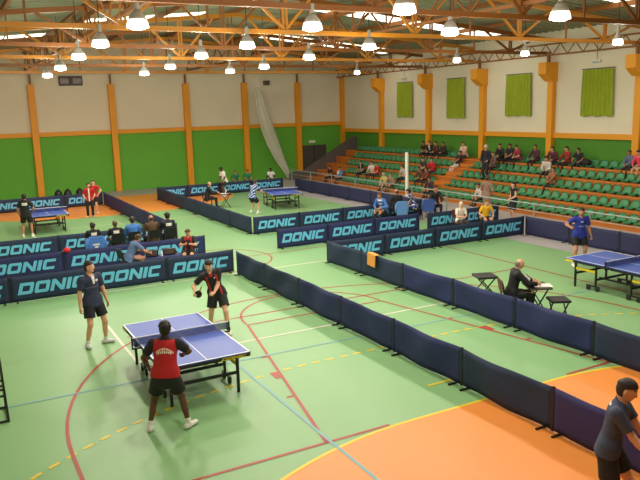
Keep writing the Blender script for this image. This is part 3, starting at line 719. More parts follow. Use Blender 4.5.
# ------------------------------------------------------------------ tables
m_blue = mat('blue_table_top', (66, 92, 178), .4, noise=.02, scale=3, spec=.3); m_tline = mat('table_line', (228, 232, 236), .5); m_yel = mat('yellow_paint', (226, 200, 30), .5)
m_net = mat('table_net', (40, 56, 120), .9, alpha=.6)
def table(x, y, label, face=0, text=True):
    t = empty('table_tennis_table', (x, y, 0), face); tag(t, label, 'table tennis table', 'blue table tennis tables')
    A, B, Z = .7625, 1.37, .76
    tp = MB(); tp.box(-A, A, -B, -.004, Z - .025, Z); tp.box(-A, A, .004, B, Z - .025, Z); tp.build('tabletop', m_blue, t)
    ln = MB(); w = .028
    for a in ((-A, -A + w, -B, B), (A - w, A, -B, B), (-A, A, -B, -B + w), (-A, A, B - w, B), (-.006, .006, -B, B)): ln.box(*a, Z, Z + .0015)
    ln.build('line_marking', m_tline, t)
    ap = MB()
    for s in (-1, 1):
        y0, y1 = (-B + .01, -.02) if s < 0 else (.02, B - .01)
        ap.box(-A + .01, -A + .035, y0, y1, Z - .085, Z - .025); ap.box(A - .035, A - .01, y0, y1, Z - .085, Z - .025); ap.box(-A + .01, A - .01, s * B - s * .035 - .0125, s * B - s * .035 + .0125, Z - .085, Z - .025)
    ap.build('apron_frame', m_black, t)
    for sx in (-1, 1):
        for sy in (-1, 1):
            lg = MB().box(sx * .59 - .022, sx * .59 + .022, sy * 1.17 - .022, sy * 1.17 + .022, .02, Z - .03); o = lg.build('leg', m_black, t); MB().lathe([(.03, 0), (.03, .025), (.02, .03)], 10, (sx * .59, sy * 1.17, 0)).build('foot', m_dark, o)
            MB().box(sx * .59 - .02, sx * .59 + .02, sy * .52 - .02, sy * .52 + .02, .12, Z - .03).build('carriage_post', m_black, t)
            for wy in (.74, .46): MB().tube([(sx * .59 - .02, sy * wy, .06), (sx * .59 + .02, sy * wy, .06)], .06, 14).build('wheel', m_dark, t)
            MB().bar((sx * .59, sy * .4, .12), (sx * .59, sy * .8, .12), .035).build('wheel_bracket', m_black, t)
            MB().bar((sx * .59, sy * .54, .5), (sx * .59, sy * 1.16, .5), .035, .06).build('side_brace', m_yel, t)
            MB().box(sx * (A + .002) - .004, sx * (A + .002) + .004, sy * (B - .13) - .12, sy * (B - .13) + .12, Z - .08, Z - .03).build('corner_guard', m_yel, t)
    for sy in (-1, 1):
        MB().bar((-.59, sy * 1.17, .36), (.59, sy * 1.17, .36), .035, .05).build('cross_brace', m_black, t); MB().bar((-.59, sy * .52, .3), (.59, sy * .52, .3), .035, .05).build('cross_brace', m_black, t)
    MB().bar((-.45, -.52, .34), (-.45, .52, .34), .04).build('carriage_beam', m_black, t); MB().bar((.45, -.52, .34), (.45, .52, .34), .04).build('carriage_beam', m_black, t)
    nt = MB().box(-.9, .9, -.002, .002, Z + .004, Z + .145).build('net', m_net, t); MB().box(-.9, .9, -.008, .008, Z + .138, Z + .153).build('net_tape', m_tline, nt)
    for s in (-1, 1): MB().box(s * .905 - .012, s * .905 + .012, -.012, .012, Z - .06, Z + .155).add([], []).box(min(s * .74, s * .905), max(s * .74, s * .905), -.02, .02, Z - .06, Z - .03).build('net_post', m_black, t)
    if text:
        for s in (-1, 1):
            pl = MB().box(.34 if s < 0 else -.7, .7 if s < 0 else -.34, s * (B - .02) - .0045, s * (B - .02) + .0045, Z - .08, Z - .03)
        lettering('lettering', .5, Z - .055, .045, lambda a, b, c: (.47 + a, -B + .022 - c - .004, b), m_yel, t, .9)
    return t
table(.02, 0, 'blue table tennis table in the foreground with a player at each end')
table(11.38, -.6, 'blue table tennis table cut by the right picture edge before the stand')
table(11.25, 19.6, 'blue table tennis table in the middle far court under the hanging net', 10)
table(.15, 19.7, 'blue table tennis table in the left far court near the green wall')

# ------------------------------------------------------------------ furniture and small things
def stool(loc, label, face=0, h=.5, w=.3):
    t = empty('folding_stool', loc, face); tag(t, label, 'stool')
    MB().box(-w, w, -w, w, h - .06, h).build('seat', m_black, t, bevel=.02)
    for s in (-1, 1):
        MB().bar((-w * .85, s * w * .8, .01), (w * .7, s * w * .8, h - .06), .026).build('leg', m_dark, t); MB().bar((w * .85, s * w * .7, .01), (-w * .7, s * w * .7, h - .06), .026).build('leg', m_dark, t)
    for s in (-1, 1): MB().bar((s * w * .8, -w * .8, .05), (s * w * .8, w * .8, .05), .022).build('crossbar', m_dark, t)
def chair(loc, face, label, m=None, back=None, group=None):
    """person on it looks along +Y of the chair"""
    m = m or m_black; t = empty('folding_chair', loc, face); tag(t, label, 'chair', group)
    MB().box(-.21, .21, -.2, .21, .41, .445).build('seat', m, t, bevel=.012)
    MB().prism([(-.2, .56), (.2, .56), (.2, .82), (.16, .86), (-.16, .86), (-.2, .82)], lambda a, b, c: (a, -.21 - (b - .44) * .18 - c, b), 0, .03).build('backrest', back or m, t)
    for s in (-1, 1):
        MB().bar((s * .2, .2, 0), (s * .2, .17, .43), .026).build('leg', m_dark, t); MB().bar((s * .2, -.24, 0), (s * .2, -.2, .43), .026).build('leg', m_dark, t)
        MB().bar((s * .2, -.2, .43), (s * .2, -.29, .82), .026).build('back_post', m_dark, t)
def umpire_table(loc, face, label, w=.36, d=.26, h=.7, cloth=None):
    t = empty('folding_table', loc, face); tag(t, label, 'table')
    MB().box(-w, w, -d, d, h - .03, h).build('tabletop', cloth or m_black, t, bevel=.006)
    for sx in (-1, 1):
        for s in (-1, 1): MB().bar((sx * w * .9, s * d * .85, 0), (sx * w * .75, -s * d * .7, h - .03), .025).build('leg', m_dark, t)
def flip_score(loc, face, label):
    t = empty('flip_scorer', loc, face); tag(t, label, 'score counter')
    MB().prism([(-.08, 0), (.08, 0), (0, .2)], lambda a, b, c: (c, a, b), -.2, .2).build('stand', m_black, t)
    for x in (-.14, -.05, .05, .14):
        MB().hexa([(x - .035, -.085, .02), (x + .035, -.085, .02), (x + .035, -.075, .02), (x - .035, -.075, .02), (x - .035, -.02, .18), (x + .035, -.02, .18), (x + .035, -.01, .18), (x - .035, -.01, .18)]).build('number_card', m_white, t)
def paper(loc, face, label, w=.15, d=.21):
    o = MB().box(-w, w, -d, d, 0, .006).build('paper_sheet', m_white); o.location = loc; o.rotation_euler = (0, 0, -R(face)); tag(o, label, 'paper')
stool((8.3, 1.25, 0), 'black folding stool standing alone on the green floor of the right court', 20, .52, .26)
chair((7.62, -.44, 0), 118, 'black chair with dark red back carrying the bald umpire in black', back=mat('dark_red_plastic', (96, 24, 26), .5))
umpire_table((8.08, -.72, 0), 118, 'small black folding table before the bald umpire of the right court', .32, .26, .7)
flip_score((7.98, -.56, .7), 118, 'flip score counter on the small table of the right court'); paper((8.16, -.8, .7), 118, 'white score sheet on the small table of the right court')
stool((8.3, -1.16, 0), 'low black folding stool tucked beside the small table of the right court', 118, .46, .22)
chair((8.0, 21.3, 0), 105, 'black chair carrying the bald umpire of the middle far court'); umpire_table((8.85, 21.05, 0), 105, 'small black folding table before the umpire of the middle far court')
paper((8.8, 21.05, .7), 105, 'white score sheet on the small table of the middle far court'); flip_score((9.0, 21.2, .7), 105, 'flip score counter on the small table of the middle far court')
# the frame at the left picture edge
t = empty('barrier_trolley', (-3.24, -.02, 0), 0); tag(t, 'black tubular frame cut by the left picture edge', 'frame')
for y in (-.3, .3):
    for x in (-.26, .26): MB().bar((x, y, 0), (x * .9, y * .45, 1.02), .03).build('upright', m_dark, t)
for z, k in ((.02, 1), (.42, .78), (.52, .72), (1.0, .48)):
    for x in (-.26, .26): MB().bar((x * (1 - .1 * z), -.3 * k, z), (x * (1 - .1 * z), .3 * k, z), .03).build('crossbar', m_dark, t)
    for y in (-.3, .3): MB().bar((-.26 * (1 - .1 * z), y * k, z), (.26 * (1 - .1 * z), y * k, z), .03).build('crossbar', m_dark, t)
# left officials' lane
umpire_table((2.12, 8.75, 0), 0, 'narrow scorer table behind the lettered barrier beside the man in grey-blue', .58, .25, .48, cloth=m_navy)
chair((1.1, 8.75, 0), 80, 'black chair under the man in the grey-blue shirt'); chair((3.0, 8.85, 0), 205, 'black chair under the player reading a phone')
for x, lb in ((1.82, 'black score box standing on the scorer table, left one of two'), (2.36, 'black score box standing on the scorer table, right one of two')):
    t = empty('score_box', (x, 8.82, .48), 8); tag(t, lb, 'score box', 'score boxes on the scorer table')
    MB().box(-.19, .19, -.05, .05, 0, .2).build('casing', m_black, t, bevel=.025); MB().box(-.15, .15, -.056, -.049, .04, .16).build('display', mat('dull_display', (92, 78, 66), .3), t)
bt = empty('water_bottle', (2.09, 8.7, .48)); tag(bt, 'small clear water bottle standing on the scorer table', 'bottle')
MB().lathe([(.03, 0), (.033, .02), (.033, .14), (.014, .18), (.014, .2)], 12).build('bottle_body', mat('clear_plastic', (226, 236, 240), .2), bt, smooth=True); MB().lathe([(.016, .2), (.016, .225)], 10).build('cap', cmat((60, 90, 190)), bt)
t = empty('baseball_cap', (-.42, 10.25, BH + .012), 20); tag(t, 'bright red cap lying on top of a lettered barrier', 'cap')
MB().sphere((0, 0, .02), .11, 14, (1, 1.1, .75)).build('crown', cmat((206, 34, 44)), t, smooth=True); MB().prism([(-.09, .08), (.09, .08), (.07, .2), (-.07, .2)], lambda a, b, c: (a, b, c + .0), -.005, .005).build('visor', cmat((206, 34, 44)), t)
o = MB().box(-.2, .2, -.075, -.055, -.33, .02).box(-.2, .2, -.075, .075, .014, .03).box(-.2, .2, .055, .075, -.12, .02).build('towel', cmat((226, 152, 72)), None, bevel=.006)
o.location = (6.91, 4.3, BH); o.rotation_euler = (0, R(4), R(-90)); tag(o, 'orange towel hung over the plain barrier left of the right table', 'towel')
t = empty('sports_bag', (22.05, 10.05, SZ[5] + .08), 0); tag(t, 'dark rucksack lying on a seat of the top row beside the curtain column', 'bag')
MB().sphere((0, 0, .14), .2, 14, (.9, 1.3, .75)).build('bag_body', cmat((38, 34, 44)), t, smooth=True); MB().tube([(-.12, -.12, .22), (-.16, 0, .34), (-.12, .12, .22)], .018, 8).build('strap', m_black, t)
for i, (x, lb) in enumerate(((2.35, 'small dark bag at the foot of the green wall, left of three'), (2.85, 'small dark bag at the foot of the green wall, middle of three'), (3.5, 'small dark bag at the foot of the green wall, right of three'))):
    t = empty('sports_bag', (x - .35, 29.2, 0), 0); tag(t, lb, 'bag', 'dark bags by the green wall')
    MB().sphere((0, 0, .36), .3, 12, (.75, .6, 1.2)).build('bag_body', m_black, t, smooth=True); MB().tube([(-.12, -.1, .62), (0, -.1, .78), (.12, -.1, .62)], .015, 6).build('strap', m_dark, t)
# ------------------------------------------------------------------ people
NAVY = (30, 34, 52); BLK = (24, 24, 28); REDC = (186, 28, 34); WHT = (228, 226, 220)
def SIT(z=.535, reach=.44, drop=0, **k):
    d = dict(hip=(0, -.03, z), lean=6, lf=(-.12, reach, .085 + drop), rf=(.12, reach - .03, .085 + drop), lh=(-.15, .36, z + .12), rh=(.15, .36, z + .12),
             le=(-.7, -.5, -.5), re=(.7, -.5, -.5), lk=(-.1, .6, 1), rk=(.1, .6, 1))
    d.update(k); return d
person((-1.03, 2.74, 0), 162, 'tall young man in dark navy polo and black shorts standing left of the foreground table', H=1.84, vox=.0085, head=(-38, 2), lean=1, side=3,
       lf=(-.2, .02, .085), rf=(.19, 0, .085), lh=(-.29, .04, .86), rh=(.30, .05, .84), toes=(50, 10), skin='light', hair=(30, 22, 20), top=(44, 50, 78), bottom=(22, 22, 30), legs='shorts', shoe=(214, 216, 220), sock=WHT,
       paint=[(WHT, lambda u, v, w: (w > .03) & (v > .36) & (np.abs(u + .015) < .016 + (v - .36) * .12)), (WHT, lambda u, v, w: (w > .05) & (np.abs(u + .085) < .028) & (np.abs(v - .42) < .022)),
              ((96, 104, 128), lambda u, v, w: (w > .03) & (np.abs(v - .30) < .008) & (np.abs(u) < .15))])
person((1.5, 2.12, 0), 197, 'young player in black and red shirt with a bat beyond the foreground table', H=1.76, vox=.0085, hip=(.02, -.06, .89), lean=12, side=16, head=(8, -14), handdir=((.45, .5, -.1), (.35, .6, -.35)),
       lf=(-.17, .2, .085), rf=(.2, -.2, .085), lh=(.10, .30, .97), rh=(.48, .26, 1.0), curl=.9, toes=(10, 25), skin='pale', hair=(26, 20, 18), top=(30, 28, 32), bottom=(26, 28, 32), legs='shorts', shoe=(232, 228, 222), sock=(24, 24, 26),
       paint=[((176, 34, 38), lambda u, v, w: (np.abs(np.abs(u) - .105) < .02) & (v < .46) & (w > -.04)), ((176, 34, 38), lambda u, v, w: (np.abs(u) < .035) & (v > .45) & (w > 0)), (WHT, lambda u, v, w: (np.abs(u + .06) < .016) & (np.abs(v - .4) < .012) & (w > .05))])
person((-.84, -1.95, 0), 22, 'player in red and black shirt seen from behind at the near end of the table', H=1.76, vox=.0085, hem=.03, hip=(0, -.06, .91), lean=7, head=(4, -6), build=1.12,
       side=3, lf=(-.29, .0, .085), rf=(.29, .0, .085), lh=(-.28, .20, .95), rh=(.26, .36, 1.06), le=(-1, -.5, -.1), re=(1, -.5, -.1), curl=.9, toes=(6, 42), skin='dark', hair=(20, 16, 15), top=(178, 26, 34), bottom=(22, 24, 28), legs='shorts', shoe=(228, 224, 216), sock=WHT,
       paint=[((24, 24, 32), lambda u, v, w: (np.abs(u) > .15 + (.5 - v) * .2)), ((24, 24, 32), lambda u, v, w: (v > .535)), 
              (WHT, lambda u, v, w: (w < -.03) & (np.abs(u) < .13) & ((np.abs(v - (.41 - u * u * 4)) < .015) & (np.sin(u * 260) > -.55) | (np.abs(v - (.362 - u * u * 2.2)) < .019) & (np.abs(u) < .11) & (np.sin(u * 210 + 1) > -.6)))])
person((2.84, -7.04, 0), 148, 'dark-haired boy in dark navy shirt stooping forward beside the barrier at the lower right', H=1.82, vox=.0085, hem=.07, hip=(0, -.08, .92), lean=11, head=(4, -12),
       lf=(-.1, .28, .085), rf=(.1, -.22, .085), lh=(-.1, .46, .84), rh=(.16, .46, .82), le=(-.3, -.4, -1), re=(.3, -.4, -1), toes=(5, 5), skin='light', hair=(34, 20, 16), top=(58, 66, 92), bottom=(26, 28, 34), legs='shorts', shoe=(220, 218, 212), sock=WHT,
       paint=[(WHT, lambda u, v, w: (w < -.04) & (np.abs(u) < .07) & (np.abs(v - .49) < .012))])
person((12.75, 2.2, 0), 205, 'player in royal blue shirt and black shorts lifting a hand behind the right table', H=1.76, vox=.011, lean=6, head=(10, -8), lf=(-.17, 0, .085), rf=(.2, .12, .085), lh=(-.33, .06, .86), rh=(.40, .3, 1.2), curl=1.0,
       skin='tan', hair=(28, 22, 20), top=(36, 48, 150), bottom=(20, 20, 24), legs='shorts', shoe=(226, 226, 222), sock=WHT, paint=[(WHT, lambda u, v, w: (w > .04) & (np.abs(v - .4) < .018) & (np.abs(u) < .035)), ((140, 150, 214), lambda u, v, w: (w > .04) & (np.abs(v - .26) < .022) & (np.abs(u) < .09) & (np.sin(u * 120) > -.3))])
person((7.62, -.44, 0), 118, 'bald umpire in black seated at the small table of the right court', H=1.76, vox=.011, **SIT(lean=12, lh=(-.16, .5, .76), rh=(.16, .5, .76), reach=.4), head=(0, -18), skin='light', hair=(120, 110, 100), style='bald', top=BLK, sleeve='long', bottom=BLK, shoe=(30, 28, 28), build=1.08)
# left officials' lane and the bench behind it
person((1.1, 8.75, 0), 80, 'man in grey-blue shirt leaning on the scorer table between the lettered rows', H=1.74, vox=.012, **SIT(lean=33, lh=(-.14, .62, .66), rh=(.2, .6, .64), re=(1, -.3, -.2)), head=(0, -12), skin='tan', hair=(70, 48, 36), top=(88, 112, 154), bottom=(46, 50, 74), build=1.08)
person((3.0, 8.85, 0), 205, 'seated young player in black and red shirt looking down at a phone', H=1.6, vox=.012, **SIT(lh=(-.07, .32, .86), rh=(.07, .33, .86), le=(-1, -.4, -.6), re=(1, -.4, -.6), lean=4), head=(0, -22), skin='light', hair=(84, 52, 36), top=(34, 28, 34), bottom=(28, 28, 32), legs='shorts',
       paint=[((176, 34, 44), lambda u, v, w: (np.abs(np.abs(u) - .1) < .028) & (w > -.02)), ((176, 34, 44), lambda u, v, w: (v > .44) & (w > 0) & (np.abs(u) < .05))])
o = MB().box(-.035, .035, -.005, .005, -.065, .065).build('mobile_phone', mat('phone_dark', (40, 40, 46), .2), None, bevel=.004); o.location = (2.87, 8.52, .82); o.rotation_euler = (R(-35), 0, R(-25)); tag(o, 'dark phone held by the seated player in black and red', 'phone')
TXT = [(WHT, lambda u, v, w: (w < -.04) & (np.abs(u) < .1) & (np.abs(v - .40) < .05) & ((np.sin(u * 150) > -.75) | (np.abs(v - .40) > .012)))]
bench = [(.66, 'player in black shirt sitting on the chair draped with a blue jacket', BLK, 'tee', TXT, (44, 32, 26), 1.66, 'short'),
         (1.40, 'brown-haired player in black shirt with white back print, seated second from left', BLK, 'tee', TXT, (92, 66, 46), 1.64, 'short'),
         (1.98, 'person in bright blue jacket seated in the middle of the row seen from behind', (64, 122, 196), 'long', (), (40, 30, 26), 1.74, 'short'),
         (2.64, 'bald-topped person in a brown jacket seated second from right in the row seen from behind', (84, 60, 36), 'long', (), (60, 46, 34), 1.74, 'bald'),
         (3.2, 'person in black jacket with white back print seated at the right end of the row', (30, 30, 42), 'long', TXT, (24, 20, 20), 1.78, 'short')]
for i, (x, lb, tp, sl_, pa, hr_, H_, stl) in enumerate(bench):
    chair((x, 11.75, 0), (i % 3 - 1) * 6, 'black folding chair under the ' + ['player with the blue jacket', 'second seated player from left', 'person in bright blue', 'person in brown', 'person at the right end'][i] + ' in the left row', group='chairs of the row seen from behind')
    person((x, 11.75, 0), (i % 3 - 1) * 6, lb, H=H_, vox=.013, **SIT(lean=4 + 3 * (i % 2)), skin='tan', hair=hr_, style=stl, top=tp, sleeve=sl_, bottom=(34, 36, 48), paint=pa, eyes=False, build=1.06)
t = empty('jacket', (.66, 11.45, .55), 0); tag(t, 'blue tracksuit jacket with white print hung over the leftmost chair of the row', 'jacket')
MB().prism([(-.25, -.3), (.25, -.3), (.27, .22), (.2, .31), (-.2, .31), (-.27, .22)], lambda a, b, c: (a, -.05 - .02 * math.sin(9 * a) - c, b), 0, .05).build('jacket_body', cmat((70, 120, 196)), t, bevel=.015)
for s in (-1, 1): MB().tube([(s * .24, -.06, .24), (s * .31, -.05, .05), (s * .3, -.05, -.2)], [.06, .055, .045], 10).build('sleeve', cmat((70, 120, 196)), t, smooth=True)
MB().box(-.11, .11, -.128, -.122, .02, .07).box(-.05, .05, -.128, -.122, -.06, -.01).build('print', m_white, t)
# left far court
person((-.8, 17.9, 0), 12, 'player in black shirt with white back print standing at the left far table', H=1.78, vox=.014, lf=(-.17, .0, .085), rf=(.17, .05, .085), lh=(-.26, .16, .92), rh=(.28, .26, 1.0), lean=5, skin='tan', hair=(34, 26, 22), top=BLK, bottom=BLK, legs='shorts', sock=WHT, paint=TXT, eyes=False)
person((2.42, 22.1, 0), 190, 'player in red shirt with black and white legs standing beyond the left far table', H=1.66, vox=.014, lf=(-.12, .05, .085), rf=(.13, 0, .085), lean=8, lh=(-.2, .24, 1.0), rh=(.2, .26, 1.02), skin='light', hair=(54, 36, 28), top=REDC, bottom=(26, 24, 30), legs='trousers', paint=[(WHT, lambda u, v, w: (np.abs(u) < .03) & (w > 0))], eyes=False)
person((2.85, 23.1, 0), 215, 'second person in red shirt standing just behind the player in red, by the green wall', H=1.68, vox=.014, lh=(-.3, .2, 1.02), rh=(.3, .22, 1.05), le=(-1, -.2, 0), skin='pale', hair=(70, 50, 36), top=(180, 34, 40), bottom=(30, 28, 34), legs='shorts', eyes=False)
# middle far court
person((10.4, 25.3, 0), 262, 'player in white shirt and dark shorts bending down before the lettered row by the wall', H=1.76, vox=.014, lean=16, hip=(0, -.06, .92), head=(0, -24), lf=(-.14, .1, .085), rf=(.14, -.1, .085), lh=(-.22, .22, .88), rh=(.2, .26, .9), skin='dark', hair=(22, 18, 16), top=WHT, bottom=(40, 34, 40), legs='shorts', eyes=False)
person((9.15, 18.1, 0), 62, 'player in patterned blue shirt crouching ready left of the middle far table', H=1.76, vox=.014, lean=24, hip=(0, -.12, .82), lf=(-.24, .05, .085), rf=(.24, -.05, .085), lh=(-.2, .42, .95), rh=(.25, .45, .95), skin='light', hair=(50, 34, 28), top=(60, 104, 180), bottom=(24, 26, 36), legs='shorts', sock=WHT,
       paint=[((26, 30, 48), lambda u, v, w: (np.sin(u * 34 + v * 30) > .45)), (WHT, lambda u, v, w: (np.sin(u * 40 - v * 36 + 1) > .8))], eyes=False)
person((8.0, 21.3, 0), 105, 'bald umpire in black seated at the small table of the middle far court', H=1.76, vox=.014, **SIT(lean=12, lh=(-.15, .48, .76), rh=(.15, .48, .76)), skin='light', style='bald', hair=(100, 90, 84), top=BLK, sleeve='long', bottom=BLK, shoe=(28, 28, 28), eyes=False)
for x, lb, tp, hr_, sk in ((12.25, 'person in green shirt seated behind the lettered row, left of the orange column', (30, 120, 78), (70, 46, 34), 'tan'), (13.05, 'person in green shirt seated behind the lettered row at the orange column', (32, 128, 84), (44, 30, 26), 'tan'), (14.62, 'dark-skinned person in white shirt seated behind the lettered row under the hanging net', WHT, (20, 18, 16), 'dark')):
    chair((x, 28.2, 0), 190, 'black chair ' + lb.split(' seated')[0].replace('person', 'under the person').replace('dark-skinned under', 'under') + (' left of' if x < 13 else ' at' if x < 14 else ' far right of') + ' the orange column')
    person((x, 28.2, 0), 190, lb, H=1.56, vox=.015, **SIT(), skin=sk, hair=hr_, top=tp, bottom=(40, 40, 50), eyes=False)
# lane between the centre rows
lane = [(12.5, 12.2, 250, 'man in blue and white jacket leaning forward, leftmost of the seated group at centre', (70, 112, 186), 'long', 'tan', (96, 50, 34), 'short', 26, [(WHT, lambda u, v, w: (np.sin(v * 40) > .7) & (np.abs(u) < .1))]),
        (13.2, 12.2, 8, 'bald man in black top seated on the chair with a light blue jacket', (28, 28, 36), 'long', 'tan', (60, 48, 40), 'bald', 5, ()),
        (14.0, 12.1, 320, 'person in blue and white patterned shirt leaning over, right of the bald man in black', (44, 66, 150), 'tee', 'tan', (34, 26, 24), 'short', 24, [(WHT, lambda u, v, w: (np.sin(u * 46 + v * 28) > .55)), (BLK, lambda u, v, w: (np.sin(u * 30 - v * 22) > .8))]),
        (15.2, 12.2, 200, 'person in dark jacket seated at the right end of the centre group', (30, 32, 36), 'long', 'tan', (26, 22, 20), 'short', 8, ())]
for x, y, fc_, lb, tp, sl_, sk, hr_, stl, ln, pa in lane:
    chair((x, y, 0), fc_, 'black chair under the ' + lb.split(',')[0].split(' seated')[0].split(' leaning')[0] + ' at centre')
    person((x, y, 0), fc_, lb, H=1.78, vox=.013, **SIT(lean=ln), skin=sk, hair=hr_, style=stl, top=tp, sleeve=sl_, bottom=(30, 32, 44), paint=pa, eyes=False)
t = empty('jacket', (13.2, 11.92, .6), 8); tag(t, 'light blue jacket hung over the chair of the bald man in black', 'jacket')
MB().prism([(-.24, -.3), (.24, -.3), (.25, .22), (.18, .28), (-.18, .28), (-.25, .22)], lambda a, b, c: (a, -.07 - .02 * math.sin(9 * a) - c, b), 0, .05).build('jacket_body', cmat((96, 142, 206)), t, bevel=.015)
for s in (-1, 1): MB().tube([(s * .23, -.08, .2), (s * .28, -.07, 0), (s * .27, -.07, -.2)], [.055, .05, .04], 10).build('sleeve', cmat((96, 142, 206)), t, smooth=True)
t = empty('jacket', (14.45, 11.75, .62), 10); tag(t, 'blue jacket hung over the empty chair right of the patterned shirt', 'jacket')
MB().prism([(-.24, -.28), (.24, -.28), (.25, .2), (.18, .26), (-.18, .26), (-.25, .2)], lambda a, b, c: (a, -.07 - .02 * math.sin(9 * a) - c, b), 0, .05).build('jacket_body', cmat((58, 88, 160)), t, bevel=.015)
for s in (-1, 1): MB().tube([(s * .23, -.08, .2), (s * .28, -.07, 0), (s * .27, -.07, -.2)], [.055, .05, .04], 10).build('sleeve', cmat((58, 88, 160)), t, smooth=True)
chair((14.45, 12.0, 0), 10, 'empty black chair carrying a dark blue jacket at centre')
chair((13.45, 8.4, 0), 190, 'dark red chair under the white-haired person in white', m=mat('dark_red_plastic', (96, 24, 26), .5)); chair((14.68, 8.4, 0), 200, 'black chair under the person in yellow')
person((13.45, 8.4, 0), 190, 'white-haired person in white shirt seated behind the lettered row of the right court', H=1.56, vox=.012, **SIT(z=.54, lh=(-.06, .3, .72), rh=(.06, .3, .72)), skin='pale', hair=(214, 208, 198), top=(232, 228, 214), bottom=(60, 50, 54), eyes=False, paint=[((190, 60, 60), lambda u, v, w: (np.abs(np.abs(u) - .05) < .008) & (w > 0) & (v > .2))])
person((14.68, 8.4, 0), 200, 'person in yellow shirt and dark shorts seated behind the lettered row of the right court', H=1.56, vox=.012, **SIT(z=.54, lh=(-.22, .3, .62), rh=(.22, .3, .62), lean=14), skin='light', hair=(120, 82, 40), top=(232, 182, 36), bottom=(36, 34, 40), legs='shorts', eyes=False)
# standing before the stand
person((17.0, 10.95, 0), 70, 'person in light brown shirt standing with back turned before the lowest row of the stand', H=1.76, vox=.014, lh=(-.2, .25, 1.05), rh=(.2, .25, 1.05), skin='tan', hair=(70, 48, 36), top=(142, 112, 96), sleeve='tee', bottom=(150, 130, 112), eyes=False)
person((17.0, 9.3, 0), 285, 'girl in black dress with bare legs standing behind the handrail', H=1.62, vox=.014, skin='pale', hair=(28, 22, 20), style='long', top=(26, 26, 32), bottom=(26, 26, 32), legs='skirt', sleeve='none', lh=(-.14, .26, 1.0), rh=(.2, .1, .86), eyes=False)
